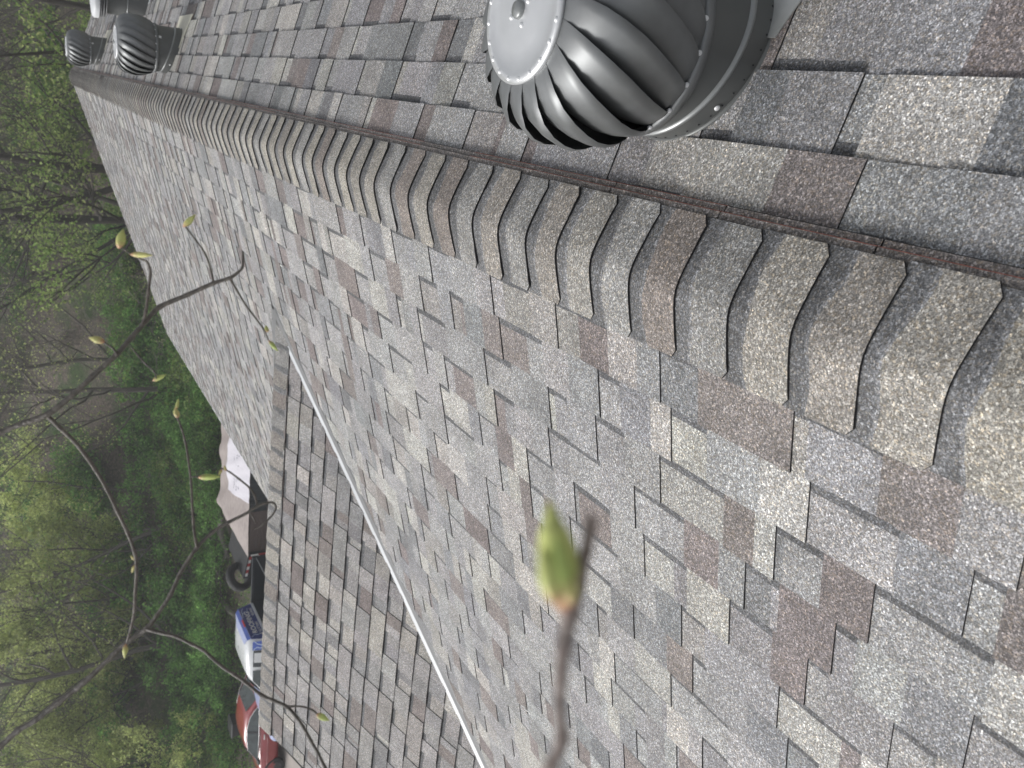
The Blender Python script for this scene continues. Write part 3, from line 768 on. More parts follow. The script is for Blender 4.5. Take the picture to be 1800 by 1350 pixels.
# side glass and wrapped corner, both sides
for s in (1, -1):
    def sd(x, z):                           # point on the cab side
        t = (z - 1.45) / .42; return (x, s * (.955 - t * .135 + .006), z)
    o_ = 1 if s > 0 else -1
    def pn(name, pts, mat, th=.008): return panel(tk, name, pts if s < 0 else pts[::-1], mat, th)
    f = pn('rear_side_window', [sd(-.66, 1.45), sd(-.06, 1.45), sd(-.06, 1.80), sd(-.62, 1.80)], M['glass'], .004)
    pn('window_notice', [(x, y + s * .004, z) for x, y, z in (sd(-.56, 1.47), sd(-.22, 1.47), sd(-.22, 1.78), sd(-.55, 1.78))], M['paper'], .003)
    pn('front_side_window', [sd(.06, 1.45), sd(.86, 1.45), sd(.42, 1.79), sd(.06, 1.80)], M['clear_glass'], .004)
    pn('blue_corner', [sd(-.995, 1.42), sd(-.68, 1.42), sd(-.64, 1.83), sd(-.93, 1.83)], M['blue_wrap'], .003)
    for pts in ([(-.97, 1.80), (-.86, 1.70), (-.84, 1.60), (-.75, 1.55), (-.72, 1.46)], [(-.68, 1.80), (-.76, 1.70), (-.72, 1.62), (-.80, 1.53)], [(-.84, 1.60), (-.93, 1.52), (-.97, 1.43)]):
        mb = MB()
        for (xa, za), (xb, zb) in zip(pts[:-1], pts[1:]):
            A, B = Vector(sd(xa, za)), Vector(sd(xb, zb)); mb.tube([A + Vector((0, s * .004, 0)), B + Vector((0, s * .004, 0))], .011, 5)
        mb.build('lightning_print', M['bolt'], tk)
    mb = MB(); mb.box((.78, s * .99, 1.30), (.90, s * 1.22, 1.50)) if s > 0 else mb.box((.78, -1.22, 1.30), (.90, -.99, 1.50)); mb.build('side_mirror', M['black_plastic'], tk)
    # bed side
    mb = MB(); y0, y1 = (.88, .985) if s > 0 else (-.985, -.88)
    loft(mb, [[(x, y0, .55), (x, y1, .55), (x, y1, 1.36), (x, y1 - .02 * s if s > 0 else y1, 1.42), (x, y0, 1.42)] for x in (-2.6, -1.04)], smooth=False)
    mb.build('bed_side', M['pale_wrap'] if s > 0 else M['bedliner'], tk)
    mb = MB(); mb.box((-2.6, min(y0, y1) - .005, 1.42), (-1.04, max(y0, y1) - .02, 1.445)); mb.build('bed_rail', M['pale_wrap'] if s > 0 else M['bedliner'], tk)
panel(tk, 'windshield', [(.56, -.72, 1.84), (1.03, -.86, 1.40), (1.03, .86, 1.40), (.56, .72, 1.84)][::-1], M['clear_glass'], .004)
panel(tk, 'rear_wrap', [(-1.008, .90, 1.47), (-1.008, -.90, 1.47), (-1.008, -.78, 1.86), (-1.008, .78, 1.86)], M['navy_wrap'], .006)
panel(tk, 'roof_rear_wrap', [(-1.012, .76, 1.875), (-1.012, -.76, 1.875), (-.92, -.70, 1.952), (-.92, .70, 1.952)], M['blue_wrap'], .006)
panel(tk, 'roof_rear_wrap', [(-.92, .70, 1.953), (-.92, -.70, 1.953), (-.62, -.46, 1.972), (-.62, .46, 1.972)], M['pale_wrap'], .006)
mb = MB(); mb.box((-1.035, -.92, 1.41), (-1.0, .92, 1.47)); mb.build('rear_sill', M['white_paint'], tk)
mb = MB(); mb.box((-1.03, -.16, 1.865), (-.985, .16, 1.905)); mb.build('brake_light', M['red_light'], tk)
lettering(tk, 'ROOFING', (-1.012, .56, 1.615), (0, -1, 0), (0, 0, 1), (.245, .20), M['tape_white'])
lettering(tk, '& GUTTERS', (-1.012, .66, 1.50), (0, -1, 0), (0, 0, 1), (.125, .10), M['tape_white'])
lettering(tk, 'SIDING', (-1.012, -.30, 1.50), (0, -1, 0), (0, 0, 1), (.125, .10), M['tape_white'])
mb = MB()
for pts in ([(.72, 1.82), (.60, 1.72), (.66, 1.64), (.60, 1.56)], [(-.45, 1.80), (-.56, 1.73), (-.52, 1.66), (-.70, 1.62)], [(-.30, 1.83), (-.62, 1.80), (-.74, 1.74)]):
    for a, b in zip(pts[:-1], pts[1:]): mb.tube([(-1.012, a[0], a[1]), (-1.012, b[0], b[1])], .007, 5)
mb.build('lightning_print', M['bolt'], tk)
mb = MB(); mb.box((-2.6, -.88, .80), (-1.04, .88, .84)); mb.build('bed_floor', M['bedliner'], tk)
mb = MB(); mb.box((-1.10, -.88, .84), (-1.045, .88, 1.40)); mb.build('bed_front', M['bedliner'], tk)
mb = MB(); mb.box((-2.67, -.88, .62), (-2.6, .88, 1.36)); mb.build('tailgate', M['bedliner'], tk)
for s in (1, -1): mb = MB(); mb.box((-2.59, s * .874 - .006, .84), (-1.10, s * .874 + .006, 1.40)); mb.build('bed_liner', M['bedliner'], tk)
for s in (1, -1):
    for x in (-1.75, 1.95): wheel(tk, x, s * .84, .39, .27, s)
mb = MB(); mb.box((2.88, -.8, .48), (3.02, .8, .70)); mb.build('bumper', M['chrome'], tk)
for s in (1, -1):
    mb = MB(); mb.box((2.80, s * .70 - .14, .84), (2.935, s * .70 + .14, 1.02)); mb.build('headlight', M['clear_glass'], tk)

# --- red coupe, facing -X
rc_ = empty('red_car', (-20.45, 22.45, ZG + .012), PI); rc_.scale = (1, 1, .94); tag(rc_, 'red two-door car parked beyond the pickup truck, front cut off by the photo edge', 'car')
def half(zt, wb, wm, zs=.20): return [(wb * .8, zs), (wb, zs + .08), (wm, .45), (wm, .62), (wm - .03, zt - .10), (wm - .12, zt - .02), (wm - .4, zt)]
prof = [(-2.25, .80, .70, .74, .35), (-2.18, .93, .76, .82, .28), (-1.75, 1.00, .80, .88, .2), (-1.2, 1.0, .82, .90, .2), (0, .98, .82, .90, .2), (.95, .96, .82, .90, .2), (1.7, .85, .80, .89, .2), (2.1, .74, .76, .84, .25), (2.28, .60, .62, .68, .30)]
mb = MB(); loft(mb, [section(x, half(z, wb, wm, zs)) for x, z, wb, wm, zs in prof]); mb.build('body', M['red_paint'], rc_)
def gh(x, zt, wt): return section(x, [(.80, .93), (.80, .97), (wt + .05, zt - .10), (wt, zt - .04), (wt - .1, zt - .01), (wt - .3, zt)])
mb = MB(); loft(mb, [section(-1.75, [(.74, .93), (.74, .95), (.73, .96), (.70, .965), (.6, .97), (.4, .975)]), gh(-1.05, 1.36, .58), gh(-.7, 1.43, .61), gh(-.1, 1.46, .63), gh(.25, 1.42, .62), section(1.05, [(.76, .93), (.76, .935), (.75, .94), (.72, .945), (.6, .95), (.4, .955)])])
mb.build('roof', M['red_paint'], rc_)
panel(rc_, 'rear_window', [(-1.66, .62, 1.02), (-1.66, -.62, 1.02), (-1.08, -.48, 1.375), (-1.08, .48, 1.375)], M['clear_glass'], .004)
panel(rc_, 'windshield', [(.98, -.66, .995), (.98, .66, .995), (.30, .52, 1.415), (.30, -.52, 1.415)], M['clear_glass'], .004)
for s in (1, -1):
    def sg(x, z): return (x, s * (.83 - (z - .95) / .45 * .165 + .022), z)
    pts = [(-1.50, 1.02), (-.2, .985), (.82, .99), (.35, 1.32), (-.1, 1.37), (-.6, 1.365), (-1.0, 1.29), (-1.30, 1.15)]
    pp = [sg(*p) for p in pts]; panel(rc_, 'side_window', pp[::-1] if s > 0 else pp, M['clear_glass'], .004)
    mb = MB(); q = [Vector(sg(*p)) + Vector((0, s * .006, 0)) for p in pts]; mb.tube(q + [q[0]], .012, 5); mb.build('window_trim', M['chrome'], rc_)
    pb = [sg(-.42, .985), sg(-.34, .985), sg(-.36, 1.37), sg(-.44, 1.37)]; pb = [(x, y + s * .004, z) for x, y, z in pb]
    panel(rc_, 'door_pillar', pb[::-1] if s > 0 else pb, M['black_plastic'], .004)
    mb = MB(); mb.box((-.30, s * .905 - .02, .80), (-.10, s * .905 + .02, .83)); mb.build('door_handle', M['chrome'], rc_)
    mb = MB(); loft(mb, [[(x, s * y, z) for y, z in ((.88, .96), (1.06, .97), (1.08, 1.04), (.94, 1.07))] for x in (.62, .76)], smooth=False); mb.build('side_mirror', M['black_plastic'], rc_)
    mb = MB(); mb.tube([(-1.9, s * .905, .66), (-.5, s * .912, .70), (1.0, s * .912, .68), (1.9, s * .885, .62)], .010, 5); mb.build('body_crease', M['red_paint'], rc_)
    for x in (-1.30, 1.30):
        wheel(rc_, x, s * .79, .33, .21, s)
        mb = MB(); ar = [(x + .40 * math.cos(a), s * .89, .33 + .40 * math.sin(a)) for a in np.linspace(-.15, PI + .15, 14)]; mb.tube(ar, .045, 6); mb.build('wheel_arch', M['black_plastic'], rc_)
    mb = MB(); mb.box((2.02, s * .62 - .13, .58), (2.22, s * .62 + .13, .68)); mb.build('headlight', M['clear_glass'], rc_)
    mb = MB(); mb.box((-2.25, s * .6 - .14, .74), (-2.14, s * .6 + .14, .86)); mb.build('tail_light', M['red_light'], rc_)

# --- trailer with plank sides and a covered load
M['plank'] = plain('weathered_plank', (0.12, 0.095, 0.088), 0.85, var=0.45, scale=5, stretch=(1.5, 12, 18), bump=0.5)
M['pink_sheet'] = plain('dusty_pink_sheet', (0.33, 0.285, 0.27), 0.75, var=0.3, scale=5, stretch=(1, 4, 1), bump=0.6)
M['white_sheet'] = plain('white_underlayment', (0.64, 0.62, 0.67), 0.6, var=0.10, scale=4, stretch=(6, 1, 1))
M['ink'] = plain('printed_ink', (0.20, 0.20, 0.26), 0.8)
M['black_film'] = plain('black_plastic_film', (0.03, 0.036, 0.042), 0.3, var=0.5, scale=3, stretch=(9, 1, .6), bump=0.8)
tr = empty('dump_trailer', (-11.2, 23.2, ZG + .012)); tag(tr, 'black dump trailer with weathered plank sides behind the pickup truck', 'trailer')
rp = random.Random(4)
X0, X1, YN, YF = -2.3, 2.6, -1.15, 1.15
mb = MB(); mb.box((X0 - .5, YN, .55), (X1, YF, .72)); mb.build('chassis', M['black_plastic'], tr)
pm = MB(); pm.box((X0, -.018, 0), (X1, .018, .118)); pme = pm.mesh('plank', M['plank'])
for s in (YN + .03, YF - .03):
    for k in range(5):
        o = bpy.data.objects.new('plank', pme); col.objects.link(o); o.parent = tr; o.location = (rp.uniform(-.02, .02), s + rp.uniform(-.006, .006), .74 + k * .124)
for x in (X0 + .03, X1 - .03):
    pe = MB(); pe.box((-.018, YN + .06, 0), (.018, YF - .06, .118)); e = pe.mesh('plank', M['plank'])
    for k in range(5):
        o = bpy.data.objects.new('plank', e); col.objects.link(o); o.parent = tr; o.location = (x, 0, .74 + k * .124)
for x in (X0 + .1, -.6, 1.0, X1 - .1):
    mb = MB(); mb.box((x - .03, YN - .03, .6), (x + .03, YN + .01, 1.34)); mb.build('stake', M['black_plastic'], tr)
mb = MB(); loft(mb, [[(X0 - .06, y_, .55), (X0 - .06, y_, 1.33), (X0 - .85, y_, 1.47), (X0 - .85, y_, .55)] for y_ in (YN + .12, YF - .15)], smooth=False); mb.build('front_box', M['black_plastic'], tr)
mb = MB(); mb.box((X0 - 1.9, -.08, .56), (X0 - .5, .08, .70)); mb.build('tongue', M['black_plastic'], tr)
mb = MB()
fen = [(X0 - .62 + .5 * math.cos(a), YN - .08, .45 + .62 * math.sin(a)) for a in np.linspace(.1, PI - .1, 10)]
for a, b in zip(fen[:-1], fen[1:]): mb.face([a, b, (b[0], b[1] + .3, b[2]), (a[0], a[1] + .3, a[2])]); mb.face([a, b, (b[0], b[1], b[2] - .06), (a[0], a[1], a[2] - .06)])
mb.build('fender', M['black_plastic'], tr)
for k in range(6):
    xa = X0 - .10 - k * .115; xb = xa - .11; za = 1.315 + (X0 - .06 - xa) * .177; zb = 1.315 + (X0 - .06 - xb) * .177; y_ = YN + .112
    panel(tr, 'reflective_tape', [(xb, y_, zb - .10), (xa, y_, za - .10), (xa, y_, za - .02), (xb, y_, zb - .02)], M['tape_red' if k % 2 == 0 else 'tape_white'], .004)
for k in range(2):
    za, zb = (1.07, 1.30) if k == 0 else (.80, 1.06)
    panel(tr, 'reflective_tape', [(X0 + .0, YN - .034, za), (X0 + .06, YN - .034, za), (X0 + .06, YN - .034, zb), (X0 + .0, YN - .034, zb)], M['tape_white' if k == 0 else 'tape_red'], .004)
panel(tr, 'licence_plate', [(X0 - .40, YN + .112, 1.10), (X0 - .14, YN + .112, 1.08), (X0 - .14, YN + .112, 1.19), (X0 - .40, YN + .112, 1.21)], M['tape_white'], .004)
panel(tr, 'marker_plate', [(X0 - .20, YN + .112, .98), (X0 - .10, YN + .112, .98), (X0 - .10, YN + .112, 1.04), (X0 - .20, YN + .112, 1.04)], M['tape_white'], .004)
for s in (YN + .05, YF - .05):
    for x in (.4, 1.25): wheel(tr, x, s, .37, .22, -1 if s < 0 else 1)
# spare tyre, resting on the front box
mb = MB(); pc = at_plane(421, 1014, 1, 22.75) - tr.location; axv = Vector((-.58 * .89 - .308 * .45, .27 * .89 + .792 * .45, .76 * .89 - .527 * .45)).normalized(); Tm = Matrix.Translation(pc) @ axv.to_track_quat('Z', 'Y').to_matrix().to_4x4()
r_ = .46; mb.lathe([(r_ * .55, -.09), (r_ * .70, -.125), (r_ * .92, -.125), (r_, -.09), (r_, .09), (r_ * .92, .125), (r_ * .70, .125), (r_ * .55, .09), (r_ * .55, -.09)], 32, T=Tm)
sp = mb.build('spare_tyre', M['tyre'], None, None); sp.location = tr.location; tag(sp, 'black truck tyre leaning on the front of the dump trailer', 'tyre')
# load cover: an uneven sheet over the heap
lc = empty('covered_load', tr.location + Vector((0, 0, 1.36))); tag(lc, 'heaped load under dusty pink and white printed sheets in the trailer', 'load')
rl = random.Random(12)
def heap(x, y):
    u = (x - X0) / (X1 - X0); v = (y - YN) / (YF - YN)
    e = min(1, (u + .03) * 5) * min(1, (1.05 - u) * 5)
    return .02 + e * (.40 * math.sin(PI * min(1, v * .62 + .02)) + .05 * math.sin(x * 3.1) * v + .035 * math.sin(x * 7 + y * 5) * v + .03 * math.sin(y * 9 + x * 2) * v)
mb = MB(); nxx, nyy = 44, 18
mb.grid([[(X0 - .02 + (X1 - X0 + .04) * i / nxx, YN - .04 + (YF - YN + .04) * j / nyy, heap(X0 + (X1 - X0) * i / nxx, YN + (YF - YN) * j / nyy)) for i in range(nxx + 1)] for j in range(nyy + 1)])
mb.build('pink_sheet', M['pink_sheet'], lc)
mb = MB(); xa, xb = -.55, 1.35
mb.grid([[(xa + (xb - xa) * i / 26 + .10 * (1 - j / 12), YN - .05 + 1.30 * j / 12, heap(xa + (xb - xa) * i / 26, YN + 1.3 * j / 12) + .014 + .006 * math.sin(i * 1.3 + j)) for i in range(27)] for j in range(13)])
ws = mb.build('white_sheet', M['white_sheet'], lc)
mb = MB()
for cx, w_ in ((-.3, .45), (.55, .5)):
    for j, (yy, hh) in enumerate(((YN + .25, .022), (YN + .50, .05), (YN + .62, .04), (YN + .78, .03))):
        for k in range(1 if j == 0 else 5):
            a = cx + (0 if j == 0 else k * w_ / 5); b = cx + w_ if j == 0 else a + w_ / 7
            mb.face([(a, yy, heap(a, yy) + .026), (b, yy, heap(b, yy) + .026), (b, yy + hh, heap(b, yy + hh) + .027), (a, yy + hh, heap(a, yy + hh) + .027)])
tag(mb.build('printed_lines', M['ink'], ws), kind='stuff')
mb = MB(); xa, xb = -.75, 1.2
mb.grid([[(xa + (xb - xa) * i / 40, YN - .045 - .012 * math.sin(i * 1.7) - .01 * math.sin(i * .6), .02 - .5 * j / 4) for i in range(41)] for j in range(5)])
mb.build('hanging_film', M['black_film'], lc)
# bin behind the car
bn = empty('rubbish_bin', (-22.75, 25.2, terrain(-22.75, 25.2))); tag(bn, 'black wheeled bin with grey-rimmed lid showing above the red car roof', 'bin')
mb = MB(); loft(mb, [[(sx * a, sy * a, z) for sx, sy in ((-1, -1), (1, -1), (1, 1), (-1, 1))] for a, z in ((.24, .06), (.30, .98))], smooth=False); mb.build('bin_body', M['black_plastic'], bn)
mb = MB(); loft(mb, [[(sx * a, sy * a, z) for sx, sy in ((-1, -1), (1, -1), (1, 1), (-1, 1))] for a, z in ((.32, .985), (.32, 1.005), (.29, 1.03))], smooth=False); mb.build('lid', M['black_plastic'], bn)
mb = MB(); mb.tube([(-.32, .32, 1.0), (.32, .32, 1.0), (.32, -.32, 1.0), (-.32, -.32, 1.0)], .014, 5); mb.build('lid_rim', M['grey_metal'], bn)
for s in (1, -1): wheel(bn, -.2, s * .25, .1, .05, s)

# ------------------------------------------------------------------ woods
M['bark'] = plain('tree_bark', (1, 1, 1), 0.9, var=0.4, scale=5, stretch=(3, 3, .6), bump=0.6, attr=True)
def leaf_mat():
    m, t, b = new_mat('spring_leaves')
    a = N(t, 'ShaderNodeAttribute', attribute_name='Col')
    oi = N(t, 'ShaderNodeObjectInfo')
    hs_ = N(t, 'ShaderNodeHueSaturation')
    vr = ramp(t, oi.outputs['Random'], [(0, 1.2), (1, 1.75)]); t.links.new(vr, hs_.inputs['Value'])
    t.links.new(a.outputs['Color'], hs_.inputs['Color'])
    d = N(t, 'ShaderNodeBsdfDiffuse'); tl = N(t, 'ShaderNodeBsdfTranslucent'); mx = N(t, 'ShaderNodeMixShader'); mx.inputs[0].default_value = .5
    t.links.new(hs_.outputs[0], d.inputs[0]); t.links.new(hs_.outputs[0], tl.inputs[0])
    t.links.new(d.outputs[0], mx.inputs[1]); t.links.new(tl.outputs[0], mx.inputs[2])
    t.links.new(mx.outputs[0], t.nodes['Material Output'].inputs[0])
    return m
M['leaf'] = leaf_mat()
WM = [M['bark'], M['leaf']]
BARKS = [(0.06, 0.053, 0.046), (0.135, 0.12, 0.107), (0.24, 0.218, 0.195)]
def leaves(mb, r, P, n, spread, size, cols, m=0):
    for _ in range(n):
        p = P + Vector((r.gauss(0, spread), r.gauss(0, spread), r.gauss(0, spread * .8)))
        a = Vector((r.gauss(0, 1), r.gauss(0, 1), r.gauss(0, .7))).normalized(); b = a.orthogonal().normalized()
        b = (Matrix.Rotation(r.uniform(0, 6.28), 3, a) @ b) * size * r.uniform(.6, 1.25); a = a * size * r.uniform(.8, 1.5)
        c = r.choice(cols); k = r.uniform(.75, 1.3)
        mb.face([p - a * .5, p + b * .38, p + a * .5, p - b * .38], tuple(x * k for x in c), m)
def grow(seed, H, r0, lean, nlimb, first, leaf_n, leaf_size, cols, bark, twigs=5, crown_w=.42, fork=0):
    """returns (wood, crown) builders for a tree of height H standing at the origin"""
    r = random.Random(seed); wood = MB(); crown = MB()
    def limb(P, D, L, R, lev):
        n = 7 if lev == 0 else 4; q = [P]; dd = D
        for k in range(n):
            dd = (dd + Vector((r.uniform(-.26, .26), r.uniform(-.26, .26), r.uniform(-.08, .22)))).normalized(); q.append(q[-1] + dd * L / n)
        wood.tube(q, [R * (1 - .8 * k / n) for k in range(n + 1)], 5 if lev == 0 else (4 if lev == 1 else 3), bark, cap=False)
        if lev < 2:
            for k in range(twigs if lev == 0 else twigs - 1):
                j = r.randint(1 if lev else 2, n); az = r.uniform(0, 6.28)
                nd = ((q[j] - q[j - 1]).normalized() + Vector((math.cos(az), math.sin(az), r.uniform(-.2, .6))) * .9).normalized()
                limb(q[j], nd, L * r.uniform(.35, .6), R * .42, lev + 1)
        if lev >= 1 and leaf_n:
            for j in range(1, n + 1): leaves(crown, r, q[j], leaf_n if q[j].z < 6.5 else (1 if r.random() < .35 else 0), L * .11 + .05, leaf_size, cols)
    def stem(P, d, H, r0, nlimb, first, nseg=14):
        pts = [P]
        for k in range(nseg):
            d = (d + Vector((r.uniform(-.13, .13), r.uniform(-.13, .13), .05))).normalized(); pts.append(pts[-1] + d * H / nseg)
        rad = [r0 * (1.35 if k == 0 else 1) * (1 - .86 * k / nseg) for k in range(nseg + 1)]
        wood.tube(pts, rad, 8, lambda a, b: tuple(x * (0.8 + .4 * ((a * 7 + b * 3) % 5) / 5) for x in bark))
        for k in range(nlimb):
            t = first + (1 - first) * (k + r.random()) / nlimb; i = min(nseg - 1, int(t * nseg)); az = r.uniform(0, 6.28)
            D = Vector((math.cos(az), math.sin(az), r.uniform(.1, .8))).normalized()
            limb(pts[i].lerp(pts[i + 1], t * nseg - i), D, H * crown_w * r.uniform(.6, 1.1) * (1.15 - .6 * t), rad[i] * .42 + .010, 0)
        return pts, rad
    pts, rad = stem(Vector((0, 0, -.4)), Vector((lean[0], lean[1], 1)).normalized(), H, r0, nlimb, first)
    for f in range(fork):
        i = r.randint(2, 4); az = r.uniform(0, 6.28)
        stem(pts[i], Vector((math.cos(az) * .55, math.sin(az) * .55, 1)).normalized(), H * .7, rad[i] * .75, nlimb // 2, .2)
    return wood, crown
SPR = [(0.20, 0.27, 0.085), (0.155, 0.225, 0.07), (0.25, 0.31, 0.12), (0.12, 0.185, 0.055)]
DK = [(0.12, 0.235, 0.065), (0.155, 0.29, 0.085), (0.09, 0.18, 0.055), (0.20, 0.34, 0.11)]
PALE = [(0.44, 0.48, 0.20), (0.36, 0.41, 0.17), (0.27, 0.31, 0.14)]
def proto_tree(**kw):
    wd, cr = grow(**kw)
    return (wd.mesh('trunk', M['bark']), cr.mesh('crown', M['leaf']) if cr.f else None, wd, cr)
TREES = [proto_tree(seed=1, H=15, r0=.22, lean=(.02, 0), nlimb=14, first=.16, leaf_n=5, leaf_size=.12, cols=SPR, bark=BARKS[0], fork=1),
         proto_tree(seed=2, H=13, r0=.16, lean=(-.12, .05), nlimb=13, first=.18, leaf_n=4, leaf_size=.115, cols=SPR + PALE[1:], bark=BARKS[0], fork=1),
         proto_tree(seed=3, H=14, r0=.12, lean=(.10, .1), nlimb=15, first=.08, leaf_n=2, leaf_size=.07, cols=PALE, bark=BARKS[1], twigs=6),
         proto_tree(seed=4, H=9, r0=.07, lean=(.05, -.1), nlimb=15, first=.06, leaf_n=8, leaf_size=.105, cols=PALE, bark=BARKS[1], twigs=5, crown_w=.36),
         proto_tree(seed=5, H=12, r0=.12, lean=(.22, -.06), nlimb=13, first=.10, leaf_n=4, leaf_size=.11, cols=SPR, bark=BARKS[1])]
def proto_shrub(seed, H, W, nclump, per, cols, size, stems=10, bark=BARKS[1], cl=.13):
    """arching stems with side shoots; leaves sit in clumps along the shoots, with gaps between"""
    r = random.Random(seed); wood = MB(); cr = MB(); ends = []
    for k in range(stems):
        az = r.uniform(0, 6.28); q = [Vector((r.gauss(0, .25), r.gauss(0, .25), -.1))]; d = Vector((math.cos(az) * .6, math.sin(az) * .6, 1)).normalized()
        L = H * r.uniform(.6, 1.2)
        for j in range(6):
            d = (d + Vector((math.cos(az) * .12 + r.uniform(-.22, .22), math.sin(az) * .12 + r.uniform(-.22, .22), -.05 * j))).normalized(); q.append(q[-1] + d * L / 6)
        wood.tube(q, [.020 * (1 - .8 * j / 6) for j in range(7)], 4, bark, cap=False)
        ends += q[2:]
        for t in range(9):
            j = r.randint(1, 6); az2 = r.uniform(0, 6.28); e = q[j] + Vector((math.cos(az2), math.sin(az2), r.uniform(-.1, .9))) * W * r.uniform(.12, .34)
            m = (q[j] + e) / 2 + Vector((r.uniform(-.05, .05), r.uniform(-.05, .05), .05)); wood.tube([q[j], m, e], [.009, .006, .003], 3, bark, cap=False); ends += [m, e, e]
    for k in range(nclump):
        P = r.choice(ends); tone = r.uniform(.7, 1.25); cc = [tuple(x * tone for x in c) for c in cols]
        leaves(cr, r, P, per, cl * r.uniform(.6, 1.4), size, cc)
    return (wood.mesh('stems', M['bark']), cr.mesh('foliage', M['leaf']), wood, cr)
SHR = [proto_shrub(21, 2.6, 2.6, 170, 26, DK, .095), proto_shrub(22, 2.0, 2.8, 150, 24, DK + SPR[:1], .09), proto_shrub(23, 3.4, 2.6, 120, 16, SPR, .085, stems=9), proto_shrub(24, 3.2, 2.6, 40, 6, PALE, .07, stems=20, bark=BARKS[2])]
def put(kind, protos, idx, x, y, s, rz, label, cat, group, names):
    o = empty(kind, (x, y, terrain(x, y)), rz); o.scale = (s, s, s)
    for nm, me in zip(names, protos[idx][:2]):
        if me is None: continue
        c = bpy.data.objects.new(nm, me); col.objects.link(c); c.parent = o
    tag(o, label, cat, group); return o
def ED(d, l): return (-.34 * d + .94 * l, .94 * d + .34 * l)
GT = 'trees on the wooded slope'; GS = 'shrubs along the wood edge'
TLAB = ['tall dark forked tree with green leaves', 'leaning dark tree with young leaves', 'thin nearly bare grey tree', 'pale yellow-green sapling', 'slanting slim tree with young leaves']
SLAB = ['dense dark green bush', 'low rounded green bush', 'light green open shrub', 'tangle of bare grey twigs']
def place(x, y):
    """what the plant stands behind, as seen over the roof"""
    p = proj((x, y, terrain(x, y) + 1.5)); d = .94 * y - .34 * x
    depth = ' at the wood edge' if d < 36.5 else (' low on the slope' if d < 46 else (' partway up the slope' if d < 58 else ' high on the slope'))
    if p is None: return depth
    for lim, ph in ((150, ' behind the turbine vents'), (300, ' beyond the ridge end'), (480, ' beyond the far roof edge'), (640, ' beyond the upper twig'), (780, ' beyond the eave corner'), (900, ' behind the trailer load'), (1020, ' behind the trailer front'), (1120, ' behind the truck bed'), (1210, ' behind the truck cab'), (1290, ' behind the red car roof')):
        if p[1] < lim: return ph + depth
    return ' left of the red car' + depth
TN = ('trunk', 'crown'); SN = ('stems', 'foliage')
def put_px(px, py, Y, idx, s, rz, label):
    P = at_plane(px, py, 1, Y); return put('woodland_tree', TREES, idx, P.x, P.y, s, rz, label, 'tree', GT, TN)
put_px(150, 288, 33, 0, 1.0, .4, 'thick dark forked trunk standing straight beyond the far roof edge')
put_px(150, 372, 36, 1, 1.15, 2.2, 'dark double trunk beside the thick forked tree beyond the roof')
put_px(150, 395, 40, 1, 1.0, 4.0, 'slanting dark trunk just left of the double trunk beyond the roof')
put_px(80, 20, 31, 1, 1.0, 5.2, 'dark leaning limbed tree behind the far turbine vent and flue')
put_px(290, 905, 34.5, 4, 1.0, 2.9, 'slim curved brown trunk leaning above the trailer end')
put_px(200, 1050, 36, 3, 1.0, .8, 'pale yellow-green sapling behind the trailer front')
put_px(170, 1150, 35, 3, 1.05, 2.0, 'pale yellow-green sapling above the pickup truck cab')
put_px(170, 1270, 37, 3, 1.1, 3.9, 'pale sapling at the left photo edge above the red car')
for (px_, py_, Y_), rz_, lb_ in (((215, 980, 35.5), 1.3, 'pale yellow-green sapling just right of the lower twig fork'), ((190, 1100, 34.5), 4.4, 'leafy yellow-green sapling behind the long twig and its bud'), ((150, 1210, 34), 5.3, 'yellow-green sapling crossed by the lower twig near the left edge'), ((210, 880, 37), 2.6, 'pale sapling above the trailer load')):
    put_px(px_, py_, Y_, 3, 1.0, rz_, lb_)
rw = random.Random(31)
for k in range(44):
    d = 36 + 34 * (k / 44) ** 1.1 + rw.uniform(-1.5, 1.5); l = rw.uniform(-.66, .46) * d
    x, y = ED(d, l); left = l < -.25 * d
    idx = rw.choices([0, 1, 2, 3, 4], [1, 2, 6, 8, 3] if left else [4, 4, 3, 1, 4])[0]
    put('woodland_tree', TREES, idx, x, y, rw.uniform(.8, 1.2), rw.uniform(0, 6.28), TLAB[idx] + place(x, y), 'tree', GT, TN)
for k in range(60):
    l = -.68 * 36 + (1.18 * 36) * ((k * .618) % 1.0); d = 33.6 + 5.5 * (k / 60) + rw.uniform(-.5, .5)
    x, y = ED(d, l)
    idx = rw.choices([0, 1, 2, 3], [8, 7, 2, 2] if l < 2 else [3, 3, 5, 4])[0]
    put('woodland_shrub', SHR, idx, x, y, rw.uniform(.7, 1.2), rw.uniform(0, 6.28), SLAB[idx] + place(x, y), 'shrub', GS, SN)
